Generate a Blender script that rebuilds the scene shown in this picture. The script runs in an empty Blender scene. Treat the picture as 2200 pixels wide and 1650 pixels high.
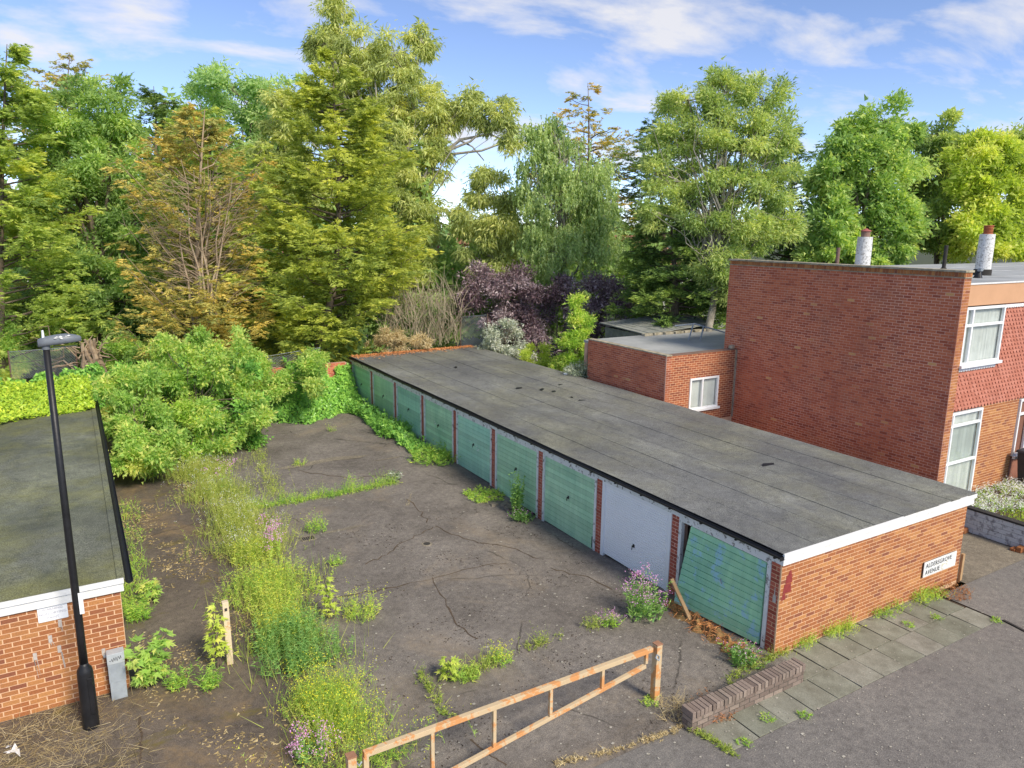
import bpy, math, random
import numpy as np
from mathutils import Matrix, Vector

# ------------------------------------------------------------------ camera
CAM = np.array([-10.146, -7.717, 7.369]); FOC = 1575.92; PITCH = .2054; YAW = .5405; ROLL = .0116
FW = np.array([math.sin(YAW)*math.cos(PITCH), math.cos(YAW)*math.cos(PITCH), -math.sin(PITCH)])
_r = np.array([math.cos(YAW), -math.sin(YAW), 0.]); _u = np.cross(_r, FW)
RT = math.cos(ROLL)*_r + math.sin(ROLL)*_u; UP = -math.sin(ROLL)*_r + math.cos(ROLL)*_u
scene = bpy.context.scene
cd = bpy.data.cameras.new('camera'); cam = bpy.data.objects.new('camera', cd); scene.collection.objects.link(cam)
cd.sensor_width = 36; cd.lens = FOC/2200*36; cd.clip_start = .1; cd.clip_end = 4000
cam.matrix_world = Matrix(((RT[0], UP[0], -FW[0], CAM[0]), (RT[1], UP[1], -FW[1], CAM[1]), (RT[2], UP[2], -FW[2], CAM[2]), (0, 0, 0, 1)))
scene.camera = cam
# ------------------------------------------------------------------ light
SUN_EL = math.radians(41); SUN_AZ = math.radians(12)      # azimuth measured from -y towards +x
sv = Vector((math.sin(SUN_AZ)*math.cos(SUN_EL), -math.cos(SUN_AZ)*math.cos(SUN_EL), math.sin(SUN_EL)))
sl = bpy.data.lights.new('sun', 'SUN'); sl.energy = 2.3; sl.angle = math.radians(16); sl.color = (1, .91, .76)
so = bpy.data.objects.new('sun', sl); so.rotation_euler = sv.to_track_quat('Z', 'Y').to_euler(); so.location = (0, -20, 40)
scene.collection.objects.link(so)
world = bpy.data.worlds.new('World'); scene.world = world; world.use_nodes = True
wn, wl = world.node_tree.nodes, world.node_tree.links
wn.clear()
def N(tree_nodes, t, **kw):
    n = tree_nodes.new(t)
    for k, v in kw.items():
        if k.startswith('i_'):
            n.inputs[k[2:].replace('_', ' ')].default_value = v
        else: setattr(n, k, v)
    return n
sky = N(wn, 'ShaderNodeTexSky', sky_type='NISHITA', sun_disc=False, sun_elevation=SUN_EL, sun_rotation=math.pi-SUN_AZ, air_density=.5, dust_density=0, ozone_density=3.0)
tc = N(wn, 'ShaderNodeTexCoord'); sx = N(wn, 'ShaderNodeSeparateXYZ'); wl.new(tc.outputs['Generated'], sx.inputs[0])
az_ = N(wn, 'ShaderNodeMath', operation='MAXIMUM'); wl.new(sx.outputs[2], az_.inputs[0]); az_.inputs[1].default_value = 0
ad = N(wn, 'ShaderNodeMath', operation='ADD'); wl.new(az_.outputs[0], ad.inputs[0]); ad.inputs[1].default_value = .22
cx = N(wn, 'ShaderNodeMath', operation='DIVIDE'); wl.new(sx.outputs[0], cx.inputs[0]); wl.new(ad.outputs[0], cx.inputs[1])
cy = N(wn, 'ShaderNodeMath', operation='DIVIDE'); wl.new(sx.outputs[1], cy.inputs[0]); wl.new(ad.outputs[0], cy.inputs[1])
cc = N(wn, 'ShaderNodeCombineXYZ'); wl.new(cx.outputs[0], cc.inputs[0]); wl.new(cy.outputs[0], cc.inputs[1])
cn = N(wn, 'ShaderNodeTexNoise'); cn.inputs['Scale'].default_value = 2.1; cn.inputs['Detail'].default_value = 9; cn.inputs['Roughness'].default_value = .56; cn.inputs['Distortion'].default_value = .25
cmap = N(wn, 'ShaderNodeMapping'); cmap.inputs['Location'].default_value = (7.9, 5.2, 3.3); cmap.inputs['Rotation'].default_value = (0, 0, .5); cmap.inputs['Scale'].default_value = (1, 1.5, 1)
wl.new(cc.outputs[0], cmap.inputs[0]); wl.new(cmap.outputs[0], cn.inputs['Vector'])
cr = N(wn, 'ShaderNodeValToRGB'); cr.color_ramp.elements[0].position = .50; cr.color_ramp.elements[0].color = (0, 0, 0, 1); cr.color_ramp.elements[1].position = .66; cr.color_ramp.elements[1].color = (.85, .85, .85, 1)
wl.new(cn.outputs['Fac'], cr.inputs[0])
mx = N(wn, 'ShaderNodeMix', data_type='RGBA'); wl.new(cr.outputs[0], mx.inputs[0]); wl.new(sky.outputs[0], mx.inputs[6]); mx.inputs[7].default_value = (2.9, 2.85, 2.9, 1)
tint = N(wn, 'ShaderNodeMix', data_type='RGBA', blend_type='MULTIPLY'); tint.inputs[0].default_value = 1; tint.inputs[7].default_value = (.92, .81, .77, 1); wl.new(sky.outputs[0], tint.inputs[6]); wl.new(tint.outputs[2], mx.inputs[6])
bg = N(wn, 'ShaderNodeBackground'); bg.inputs[1].default_value = .148; wl.new(mx.outputs[2], bg.inputs[0])
wo = N(wn, 'ShaderNodeOutputWorld'); wl.new(bg.outputs[0], wo.inputs[0])
vs = scene.view_settings; vs.view_transform = 'Standard'; vs.look = 'None'; vs.gamma = 1; vs.use_curve_mapping = False; vs.exposure = 1.08

# ------------------------------------------------------------------ helpers
rng = np.random.default_rng(7); random.seed(7)
C = scene.collection
def at_d(px, py, d): return CAM + d*(FW + RT*(px-1100)/FOC + UP*(825-py)/FOC)
def ray(px, py): return FW + RT*(px-1100)/FOC + UP*(825-py)/FOC
def at_z(px, py, z=0.): d = ray(px, py); return CAM + d*(z-CAM[2])/d[2]
def at_y(px, py, y): d = ray(px, py); return CAM + d*(y-CAM[1])/d[1]
def depth(p): return float((np.asarray(p)-CAM) @ FW)

def tag(o, label=None, cat=None, group=None, kind=None):
    if label: o['label'] = label
    if cat: o['category'] = cat
    if group: o['group'] = group
    if kind: o['kind'] = kind
    return o
def link(o, parent=None):
    C.objects.link(o)
    if parent is not None:
        o.parent = parent
        if parent.type == 'EMPTY': o.matrix_parent_inverse = Matrix.Translation(-parent.location)
    return o
def thing(name, label, cat, loc, group=None):
    o = bpy.data.objects.new(name, None); o.empty_display_size = .2; o.location = Vector([float(v) for v in loc]); C.objects.link(o)
    return tag(o, label, cat, group)
class MB:
    def __init__(s): s.v = []; s.f = []; s.m = []; s.cur = 0
    def add(s, vs_, fs):
        b = len(s.v); s.v += [tuple(float(c) for c in q) for q in vs_]; s.f += [tuple(b+i for i in f) for f in fs]; s.m += [s.cur]*len(fs); return s
    def box(s, x0, x1, y0, y1, z0, z1):
        return s.add([(x0,y0,z0),(x1,y0,z0),(x1,y1,z0),(x0,y1,z0),(x0,y0,z1),(x1,y0,z1),(x1,y1,z1),(x0,y1,z1)],
                     [(0,3,2,1),(4,5,6,7),(0,1,5,4),(1,2,6,5),(2,3,7,6),(3,0,4,7)])
    def hexa(s, p8): return s.add(p8, [(0,3,2,1),(4,5,6,7),(0,1,5,4),(1,2,6,5),(2,3,7,6),(3,0,4,7)])
    def beam(s, a, b, w, h, up=(0,0,1)):
        a, b = np.array(a, float), np.array(b, float); d = b-a; d /= np.linalg.norm(d); upv = np.array(up, float)
        if abs(d@upv) > .95: upv = np.array((1., 0, 0))
        sd = np.cross(d, upv); sd /= np.linalg.norm(sd); uu = np.cross(sd, d); sd = sd*w/2; uu = uu*h/2
        return s.hexa([a-sd-uu, a+sd-uu, b+sd-uu, b-sd-uu, a-sd+uu, a+sd+uu, b+sd+uu, b-sd+uu])
    def tube(s, path, rad, n=6, cap=True):
        path = [np.array(p, float) for p in path]
        if not hasattr(rad, '__len__'): rad = [rad]*len(path)
        vs_, fs = [], []
        ref = None
        for i, p in enumerate(path):
            d = path[min(i+1, len(path)-1)]-path[max(i-1, 0)]; d = d/(np.linalg.norm(d)+1e-9)
            if ref is None:
                ref = np.cross(d, (0, 0, 1.)) if abs(d[2]) < .9 else np.cross(d, (1., 0, 0))
            a = ref - d*(ref@d); a /= (np.linalg.norm(a)+1e-9); ref = a; b = np.cross(d, a)
            for k in range(n):
                t = 2*math.pi*k/n; vs_.append(p+rad[i]*(math.cos(t)*a+math.sin(t)*b))
        for i in range(len(path)-1):
            for k in range(n):
                k2 = (k+1) % n; fs.append((i*n+k, i*n+k2, (i+1)*n+k2, (i+1)*n+k))
        if cap: fs.append(tuple(range(n))[::-1]); fs.append(tuple((len(path)-1)*n+k for k in range(n)))
        return s.add(vs_, fs)
    def lathe(s, prof, cx, cy, n=20):
        vs_, fs = [], []
        for r, z in prof:
            for k in range(n):
                t = 2*math.pi*k/n; vs_.append((cx+r*math.cos(t), cy+r*math.sin(t), z))
        for i in range(len(prof)-1):
            for k in range(n):
                k2 = (k+1) % n; fs.append((i*n+k, i*n+k2, (i+1)*n+k2, (i+1)*n+k))
        fs.append(tuple(range(n))[::-1]); fs.append(tuple((len(prof)-1)*n+k for k in range(n)))
        return s.add(vs_, fs)
    def build(s, name, mat, parent=None, smooth=False, bevel=0):
        me = bpy.data.meshes.new(name); me.from_pydata(s.v, [], s.f)
        for m in (mat if isinstance(mat, (list, tuple)) else [mat]): me.materials.append(m)
        if max(s.m, default=0): me.polygons.foreach_set('material_index', s.m)
        if smooth: me.polygons.foreach_set('use_smooth', [True]*len(s.f))
        me.update(); o = bpy.data.objects.new(name, me); link(o, parent)
        if bevel:
            b = o.modifiers.new('b', 'BEVEL'); b.width = bevel; b.segments = 2; b.limit_method = 'ANGLE'
        return o
def quads_mesh(name, V, mat, parent=None, hue=None, F=None):
    """V (n,k,3) small faces as one mesh, with a per-face 'hue' attribute"""
    n, k = len(V), V.shape[1]; me = bpy.data.meshes.new(name)
    me.vertices.add(k*n); me.vertices.foreach_set('co', np.ascontiguousarray(V, dtype=np.float32).ravel())
    me.loops.add(k*n); me.loops.foreach_set('vertex_index', np.arange(k*n, dtype=np.int32))
    me.polygons.add(n); me.polygons.foreach_set('loop_start', np.arange(0, k*n, k, dtype=np.int32))
    try: me.polygons.foreach_set('loop_total', np.full(n, k, dtype=np.int32))
    except Exception: pass
    if hue is not None:
        a = me.attributes.new('hue', 'FLOAT', 'FACE'); a.data.foreach_set('value', np.asarray(hue, dtype=np.float32))
    me.materials.append(mat); me.update(calc_edges=True)
    o = bpy.data.objects.new(name, me); link(o, parent); return o
def unit(a): return a/(np.linalg.norm(a, axis=-1, keepdims=True)+1e-9)
def leaf_quads(P, D, L, W, fold=.25, nrm=None):
    """rhombic leaves from base P along D"""
    n = len(P); D = unit(D); ref = rng.normal(size=(n, 3)) if nrm is None else nrm
    S = unit(np.cross(D, ref)); U = np.cross(S, D); L = np.broadcast_to(L, (n,))[:, None]; W = np.broadcast_to(W, (n,))[:, None]
    return np.stack([P-S*W*.5, P+S*W*.5, P+D*L+U*L*fold*.5], 1)

# ------------------------------------------------------------------ materials
def new_mat(name):
    m = bpy.data.materials.new(name); m.use_nodes = True; nt = m.node_tree; nt.nodes.clear()
    return m, nt.nodes, nt.links
def ramp(ns, cols):
    r = ns.new('ShaderNodeValToRGB'); e = r.color_ramp.elements
    while len(e) < len(cols): e.new(.5)
    for i, (p, c) in enumerate(cols): e[i].position = p; e[i].color = (*c, 1)
    return r
def noise(ns, ls, vec, scale, detail=4, rough=.55, dist=0.):
    n = ns.new('ShaderNodeTexNoise'); n.inputs['Scale'].default_value = scale; n.inputs['Detail'].default_value = detail; n.inputs['Roughness'].default_value = rough; n.inputs['Distortion'].default_value = dist
    ls.new(vec, n.inputs['Vector']); return n.outputs['Fac']
def mixc(ns, ls, fac, a, b, mode='MIX'):
    m = ns.new('ShaderNodeMix'); m.data_type = 'RGBA'; m.blend_type = mode
    for sock, v in ((0, fac), (6, a), (7, b)):
        if isinstance(v, (int, float)): m.inputs[sock].default_value = v
        elif isinstance(v, (tuple, list)): m.inputs[sock].default_value = (*v, 1)
        else: ls.new(v, m.inputs[sock])
    return m.outputs[2]
def math_(ns, ls, op, a, b=None, clamp=False):
    m = ns.new('ShaderNodeMath'); m.operation = op; m.use_clamp = clamp
    for i, v in enumerate((a, b)):
        if v is None: continue
        if isinstance(v, (int, float)): m.inputs[i].default_value = v
        else: ls.new(v, m.inputs[i])
    return m.outputs[0]
def finish(m, ns, ls, col, rough=.8, bump=None, bstr=.3, bdist=.01, metal=0., spec=.4):
    b = ns.new('ShaderNodeBsdfPrincipled'); o = ns.new('ShaderNodeOutputMaterial')
    if isinstance(col, (tuple, list)): b.inputs['Base Color'].default_value = (*col, 1)
    else: ls.new(col, b.inputs['Base Color'])
    if isinstance(rough, (int, float)): b.inputs['Roughness'].default_value = rough
    else: ls.new(rough, b.inputs['Roughness'])
    b.inputs['Metallic'].default_value = metal; b.inputs['Specular IOR Level'].default_value = spec
    if bump is not None:
        bn = ns.new('ShaderNodeBump'); bn.inputs['Strength'].default_value = bstr; bn.inputs['Distance'].default_value = bdist
        ls.new(bump, bn.inputs['Height']); ls.new(bn.outputs[0], b.inputs['Normal'])
    ls.new(b.outputs[0], o.inputs[0]); return m
def geo_pos(ns): return ns.new('ShaderNodeNewGeometry').outputs['Position']
def mat_plain(name, c1, c2=None, scale=3., rough=.7, bump=0., bscale=40., spec=.4, metal=0., c3=None):
    m, ns, ls = new_mat(name); p = geo_pos(ns)
    c2 = c2 or tuple(v*.75 for v in c1)
    f = noise(ns, ls, p, scale, 6, .65)
    cols = [(.33, c2), (.62, c1)] + ([(.75, c3)] if c3 else [])
    r = ramp(ns, cols); ls.new(f, r.inputs[0])
    return finish(m, ns, ls, r.outputs[0], rough, noise(ns, ls, p, bscale, 3) if bump else None, bump, .01, metal, spec)
def mat_brick(name, cols, dirt=(.05, .045, .04), dirt_amt=.35):
    m, ns, ls = new_mat(name); g = ns.new('ShaderNodeNewGeometry'); oi = ns.new('ShaderNodeObjectInfo')
    rnd = math_(ns, ls, 'FRACT', math_(ns, ls, 'ADD', g.outputs['Random Per Island'], oi.outputs['Random']))
    r = ramp(ns, cols); r.color_ramp.interpolation = 'LINEAR'; ls.new(rnd, r.inputs[0])
    p = g.outputs['Position']
    n1 = noise(ns, ls, p, 45, 4, .7); sp = ramp(ns, [(.3, (.72, .72, .72)), (.7, (1.18, 1.18, 1.18))]); ls.new(n1, sp.inputs[0])
    c = mixc(ns, ls, 1., r.outputs[0], sp.outputs[0], 'MULTIPLY')
    n2 = noise(ns, ls, p, 1.1, 6, .65); d = ramp(ns, [(.5, (0, 0, 0)), (.78, (dirt_amt,)*3)]); ls.new(n2, d.inputs[0])
    c = mixc(ns, ls, d.outputs[0], c, dirt)
    return finish(m, ns, ls, c, .88, n1, .35, .006)
def mat_leaf(name, cols, trans=.5, rough=.55, nscale=.45, namt=.35):
    """leaf colour follows the per-leaf 'hue' plus a slow drift between boughs"""
    m, ns, ls = new_mat(name); g = ns.new('ShaderNodeNewGeometry'); at = ns.new('ShaderNodeAttribute'); at.attribute_name = 'hue'
    n = noise(ns, ls, g.outputs['Position'], nscale, 3, .6)
    f = math_(ns, ls, 'ADD', math_(ns, ls, 'MULTIPLY', math_(ns, ls, 'SUBTRACT', n, .5), namt*2), at.outputs['Fac'])
    r = ramp(ns, cols); ls.new(f, r.inputs[0])
    b = ns.new('ShaderNodeBsdfPrincipled'); b.inputs['Roughness'].default_value = rough; b.inputs['Specular IOR Level'].default_value = .3; ls.new(r.outputs[0], b.inputs['Base Color'])
    t = ns.new('ShaderNodeBsdfTranslucent'); tcol = mixc(ns, ls, 1., r.outputs[0], (1.15, 1.12, .62), 'MULTIPLY'); ls.new(tcol, t.inputs[0])
    mix = ns.new('ShaderNodeMixShader'); mix.inputs[0].default_value = trans; ls.new(b.outputs[0], mix.inputs[1]); ls.new(t.outputs[0], mix.inputs[2])
    o = ns.new('ShaderNodeOutputMaterial'); ls.new(mix.outputs[0], o.inputs[0]); return m
def mat_asphalt(name, base, dark, patch, patch_amt=.8, moss=None, crack=True):
    m, ns, ls = new_mat(name); p = geo_pos(ns)
    big = noise(ns, ls, p, .5, 7, .68, .4); r = ramp(ns, [(.34, dark), (.66, base)]); ls.new(big, r.inputs[0])
    fine = noise(ns, ls, p, 55, 3, .75); sp = ramp(ns, [(.3, (.55, .55, .55)), (.5, (.95, .95, .95)), (.72, (1.7, 1.7, 1.65))]); ls.new(fine, sp.inputs[0])
    c = mixc(ns, ls, 1., r.outputs[0], sp.outputs[0], 'MULTIPLY')
    mid = ramp(ns, [(.32, (.62, .60, .58)), (.5, (1., 1., 1.)), (.7, (1.42, 1.38, 1.3))]); ls.new(noise(ns, ls, p, 7.5, 9, .82, .2), mid.inputs[0]); c = mixc(ns, ls, 1., c, mid.outputs[0], 'MULTIPLY')
    mp = ns.new('ShaderNodeMapping'); mp.inputs['Location'].default_value = (13, 7, 2); ls.new(p, mp.inputs[0])
    pn = noise(ns, ls, mp.outputs[0], .38, 8, .72, .6); pr = ramp(ns, [(.53, (0, 0, 0)), (.66, (patch_amt,)*3)]); ls.new(pn, pr.inputs[0])
    fr = ramp(ns, [(.38, (.35,)*3), (.6, (1,)*3)]); ls.new(noise(ns, ls, p, 9, 5, .75), fr.inputs[0])
    c = mixc(ns, ls, mixc(ns, ls, 1., pr.outputs[0], fr.outputs[0], 'MULTIPLY'), c, patch)
    if moss:
        mp2 = ns.new('ShaderNodeMapping'); mp2.inputs['Location'].default_value = (3, 21, 5); ls.new(p, mp2.inputs[0])
        mn = noise(ns, ls, mp2.outputs[0], .8, 9, .75, .3); mr = ramp(ns, [(.56, (0, 0, 0)), (.66, (.85,)*3)]); ls.new(mn, mr.inputs[0])
        c = mixc(ns, ls, mr.outputs[0], c, moss)
    h = fine
    if crack:
        wv = ns.new('ShaderNodeTexNoise'); wv.inputs['Scale'].default_value = 1.3; wv.inputs['Detail'].default_value = 5; ls.new(p, wv.inputs['Vector'])
        dv = mixc(ns, ls, .35, p, wv.outputs['Color'], 'ADD')
        vo = ns.new('ShaderNodeTexVoronoi'); vo.feature = 'DISTANCE_TO_EDGE'; vo.inputs['Scale'].default_value = .3; ls.new(dv, vo.inputs['Vector'])
        kr = ramp(ns, [(0., (1, 1, 1)), (.0025, (1, 1, 1)), (.006, (0, 0, 0))]); ls.new(vo.outputs['Distance'], kr.inputs[0])
        gate = ramp(ns, [(.50, (0, 0, 0)), (.60, (.65,)*3)]); ls.new(noise(ns, ls, p, .6, 3), gate.inputs[0])
        kf = mixc(ns, ls, 1., kr.outputs[0], gate.outputs[0], 'MULTIPLY')
        c = mixc(ns, ls, kf, c, (.02, .017, .014))
    return finish(m, ns, ls, c, .9, h, .5, .008, 0, .25)

M = {}
ORANGE = [(0., (.27, .095, .05)), (.07, (.32, .115, .05)), (.2, (.385, .14, .05)), (.62, (.43, .17, .06)), (.85, (.52, .24, .085)), (1., (.33, .115, .045))]
M['brick_orange'] = mat_brick('brick_orange', ORANGE, dirt_amt=.15)
M['brick_red'] = mat_brick('brick_red', [(0., (.38, .095, .052)), (.12, (.48, .125, .064)), (.5, (.58, .165, .08)), (.8, (.64, .205, .10)), (.985, (.58, .17, .085)), (1., (.72, .40, .16))], (.24, .12, .09), .55)
M['brick_pillar'] = mat_brick('brick_pillar', [(0., (.30, .065, .04)), (.5, (.42, .10, .06)), (1., (.50, .13, .08))], dirt_amt=.25)
M['brick_dark'] = mat_brick('brick_dark', [(0., (.12, .08, .065)), (.5, (.20, .125, .10)), (1., (.28, .17, .13))], (.10, .09, .06), .5)
M['brick_coping'] = mat_brick('brick_coping', [(0., (.17, .125, .10)), (.5, (.25, .19, .155)), (1., (.32, .25, .20))], (.14, .13, .09), .6)
M['mortar'] = mat_plain('mortar', (.78, .52, .32), (.66, .42, .25), 8, .95, .4)
M['mortar_red'] = mat_plain('mortar_red', (.80, .52, .40), (.46, .22, .16), .6, .95, .4)
M['mortar_dark'] = mat_plain('mortar_dark', (.13, .11, .09), (.06, .055, .045), 8, .95, .4)
M['white'] = mat_plain('white_paint', (.82, .82, .80), (.70, .70, .67), 9, .5)
M['upvc'] = mat_plain('white_plastic', (.85, .86, .87), (.82, .83, .84), 2, .3)
M['door_white'] = mat_plain('white_enamel', (.92, .92, .92), (.89, .89, .90), 3, .35)
M['black'] = mat_plain('black_plastic', (.016, .016, .018), (.01, .01, .011), 6, .45, .2, 30)
M['glass'] = mat_plain('window_glass', (.04, .05, .055), (.03, .04, .045), 1, .06, 0, 1, .6)
M['stone'] = mat_plain('coping_stone', (.46, .41, .31), (.20, .18, .12), 5, .9, .5, 30)
def mat_slab():
    m, ns, ls = new_mat('paving_slab'); p = geo_pos(ns); oi = ns.new('ShaderNodeObjectInfo')
    r = ramp(ns, [(0., (.20, .205, .16)), (.5, (.25, .25, .20)), (1., (.275, .265, .225))]); ls.new(oi.outputs['Random'], r.inputs[0])
    v = ramp(ns, [(.3, (.62, .60, .55)), (.65, (1.12, 1.12, 1.1))]); ls.new(noise(ns, ls, p, 2.2, 7, .7), v.inputs[0]); c = mixc(ns, ls, 1., r.outputs[0], v.outputs[0], 'MULTIPLY')
    f = noise(ns, ls, p, 60, 3, .8); w_ = ramp(ns, [(.3, (.7,)*3), (.7, (1.3,)*3)]); ls.new(f, w_.inputs[0]); c = mixc(ns, ls, 1., c, w_.outputs[0], 'MULTIPLY')
    return finish(m, ns, ls, c, .9, f, .4, .005)
M['slab'] = mat_slab()
M['concrete'] = mat_asphalt('concrete', (.27, .235, .18), (.17, .145, .11), (.09, .08, .06), .6, None, False)
M['grey_metal'] = mat_plain('galvanised_metal', (.36, .40, .43), (.27, .30, .33), 7, .45, .1, 30, .5)
M['lamp_metal'] = mat_plain('lamp_metal', (.17, .19, .21), (.14, .155, .175), 6, .45)
M['bark'] = mat_plain('bark', (.21, .165, .12), (.09, .07, .05), 5, .95, .6, 14)
M['bark_pale'] = mat_plain('pale_bark', (.40, .37, .31), (.20, .18, .14), 4, .9, .5, 14)
M['dead'] = mat_plain('dead_wood', (.40, .31, .21), (.23, .16, .10), 5, .95, .5, 14)
M['twig'] = mat_plain('dry_twigs', (.36, .30, .21), (.22, .18, .12), 4, .95)
M['terracotta'] = mat_plain('terracotta', (.45, .15, .06), (.30, .09, .04), 6, .85)
M['roof_grey'] = mat_plain('grey_felt', (.40, .41, .41), (.27, .28, .285), .8, .8, .3, 60)
M['tan'] = mat_plain('tan_board', (.60, .34, .19), (.55, .31, .17), 1.5, .7)
M['curtain'] = mat_plain('net_curtain', (.80, .82, .78), (.70, .72, .68), 3, .9)
M['soil'] = mat_plain('soil', (.12, .085, .055), (.06, .042, .028), 5, .95, .8, 30)
M['straw_heap'] = mat_plain('rotted_straw', (.30, .19, .075), (.13, .075, .03), 7, .95, .9, 30)
M['wood'] = mat_plain('raw_timber', (.50, .33, .17), (.36, .22, .11), 8, .8)
M['dark'] = mat_plain('garage_dark', (.05, .045, .04), (.03, .028, .025), 4, .95)
M['sheeting'] = mat_plain('corrugated_sheet', (.30, .31, .29), (.17, .18, .16), 3, .9, .3, 20)
M['rooftile'] = mat_plain('distant_roof_tile', (.30, .14, .085), (.22, .10, .065), 3, .9, .3, 10)
M['render_white'] = mat_plain('white_render', (.72, .71, .68), (.62, .61, .58), 2, .9)
M['litter_dark'] = mat_plain('dark_litter', (.075, .055, .04), (.04, .03, .022), 30, .95)
M['brick_far'] = mat_plain('distant_brick', (.30, .13, .085), (.24, .10, .07), 3, .9)
M['petal'] = mat_plain('petal_litter', (.50, .47, .40), (.27, .24, .19), 30, .9)
M['rubber'] = mat_plain('black_rubber', (.02, .02, .02), (.015, .015, .015), 4, .7)
M['bin'] = mat_plain('bin_plastic', (.035, .037, .045), (.025, .027, .033), 8, .5, .2, 50)
M['ink'] = mat_plain('black_ink', (.02, .02, .03), (.015, .015, .02), 4, .7)
M['ink_faded'] = mat_plain('faded_ink', (.34, .34, .40), (.50, .50, .55), 30, .7)
M['red_paint'] = mat_plain('red_spray', (.22, .03, .03), (.30, .05, .04), 12, .8)
M['plaster'] = mat_plain('mortar_smear', (.55, .50, .45), (.42, .36, .31), 20, .9)

def mat_felt(name, base, dark, moss, moss_amt):
    m, ns, ls = new_mat(name); p = geo_pos(ns)
    big = noise(ns, ls, p, .35, 6, .65, .5); r = ramp(ns, [(.36, dark), (.64, base)]); ls.new(big, r.inputs[0])
    mp = ns.new('ShaderNodeMapping'); mp.inputs['Location'].default_value = (5, 11, 3); ls.new(p, mp.inputs[0])
    mr = ramp(ns, [(.44, (0, 0, 0)), (.66, (moss_amt,)*3)]); ls.new(noise(ns, ls, mp.outputs[0], .45, 8, .7), mr.inputs[0])
    c = mixc(ns, ls, mr.outputs[0], r.outputs[0], moss)
    fine = noise(ns, ls, p, 60, 2, .8); sp = ramp(ns, [(.3, (.35,)*3), (.5, (1,)*3), (.7, (1.75,)*3)]); ls.new(fine, sp.inputs[0])
    c = mixc(ns, ls, 1., c, sp.outputs[0], 'MULTIPLY')
    md = ramp(ns, [(.3, (.68,)*3), (.5, (1.,)*3), (.7, (1.22,)*3)]); ls.new(noise(ns, ls, p, 6, 8, .8, .3), md.inputs[0]); c = mixc(ns, ls, 1., c, md.outputs[0], 'MULTIPLY')
    w = noise(ns, ls, p, 3.5, 5, .7, 1.2); wr = ramp(ns, [(.30, (1,)*3), (.40, (0,)*3)]); ls.new(w, wr.inputs[0])
    c = mixc(ns, ls, math_(ns, ls, 'MULTIPLY', wr.outputs[0], .45), c, (.05, .05, .048))
    pd = ns.new('ShaderNodeMapping'); pd.inputs['Location'].default_value = (2, 5, 9); pd.inputs['Scale'].default_value = (1, .45, 1); ls.new(p, pd.inputs[0])
    pr_ = ramp(ns, [(.42, (.82, .82, .84)), (.56, (1.04, 1.04, 1.0)), (.60, (1.22, 1.22, 1.16)), (.64, (1., 1., 1.))]); ls.new(noise(ns, ls, pd.outputs[0], .55, 7, .62, .6), pr_.inputs[0]); c = mixc(ns, ls, 1., c, pr_.outputs[0], 'MULTIPLY')
    rr = ramp(ns, [(.4, (.62,)*3), (.6, (.92,)*3)]); ls.new(noise(ns, ls, p, .3, 3), rr.inputs[0])
    return finish(m, ns, ls, c, rr.outputs[0], fine, .5, .006, 0, .35)
M['felt'] = mat_felt('roof_felt', (.205, .208, .198), (.13, .132, .13), (.20, .195, .145), .7)
M['felt_moss'] = mat_felt('mossy_roof_felt', (.18, .188, .145), (.085, .095, .066), (.19, .19, .07), .9)
def mat_flake(name, base, under, amt=.5, scale=9., rough=.6):
    m, ns, ls = new_mat(name); p = geo_pos(ns)
    f = ramp(ns, [(amt, (0,)*3), (amt+.04, (1,)*3)]); ls.new(noise(ns, ls, p, scale, 8, .7, .3), f.inputs[0])
    v = ramp(ns, [(.3, tuple(c*.85 for c in base)), (.7, base)]); ls.new(noise(ns, ls, p, 4, 4), v.inputs[0])
    c = mixc(ns, ls, f.outputs[0], v.outputs[0], under)
    return finish(m, ns, ls, c, rough, f.outputs[0], .3, .003)
M['flaky_white'] = mat_flake('flaking_white_paint', (.78, .79, .77), (.22, .21, .19), .56)
M['rusty_gate'] = mat_flake('worn_orange_paint', (.66, .50, .30), (.64, .30, .11), .50, 4.)
M['stencil_white'] = mat_flake('weathered_white_render', (.62, .64, .64), (.33, .33, .34), .53, 6., .9)
M['flue_paint'] = mat_flake('peeling_flue_paint', (.74, .74, .72), (.36, .35, .33), .53, 16., .8)
def mat_green_door(name, c1, c2, blue, th=.60):
    m, ns, ls = new_mat(name); p = geo_pos(ns); oi = ns.new('ShaderNodeObjectInfo')
    mp = ns.new('ShaderNodeMapping'); mp.inputs['Scale'].default_value = (1, 1, .5); ls.new(p, mp.inputs[0])
    r = ramp(ns, [(.32, c2), (.66, c1)]); ls.new(noise(ns, ls, mp.outputs[0], 1.6, 6, .62, .5), r.inputs[0])
    tint = ramp(ns, [(0., (.86,)*3), (1., (1.12,)*3)]); ls.new(oi.outputs['Random'], tint.inputs[0])
    c = mixc(ns, ls, 1., r.outputs[0], tint.outputs[0], 'MULTIPLY')
    sm = ns.new('ShaderNodeMapping'); sm.inputs['Scale'].default_value = (6, 6, .5); ls.new(p, sm.inputs[0]); sr = ramp(ns, [(.35, (.90, .91, .90)), (.55, (1., 1., 1.)), (.72, (1.07, 1.06, 1.05))]); ls.new(noise(ns, ls, sm.outputs[0], 1.5, 7, .7), sr.inputs[0]); c = mixc(ns, ls, 1., c, sr.outputs[0], 'MULTIPLY')
    f = ramp(ns, [(th, (0,)*3), (th+.06, (.85,)*3)]); ls.new(noise(ns, ls, p, 3.3, 8, .7, .2), f.inputs[0])
    c = mixc(ns, ls, math_(ns, ls, 'MULTIPLY', f.outputs[0], blue), c, (.33, .58, .70))
    return finish(m, ns, ls, c, .55, noise(ns, ls, p, 20, 4), .15, .004)
M['door_green'] = mat_green_door('faded_green_paint', (.52, .78, .52), (.35, .62, .41), .15)
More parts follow.
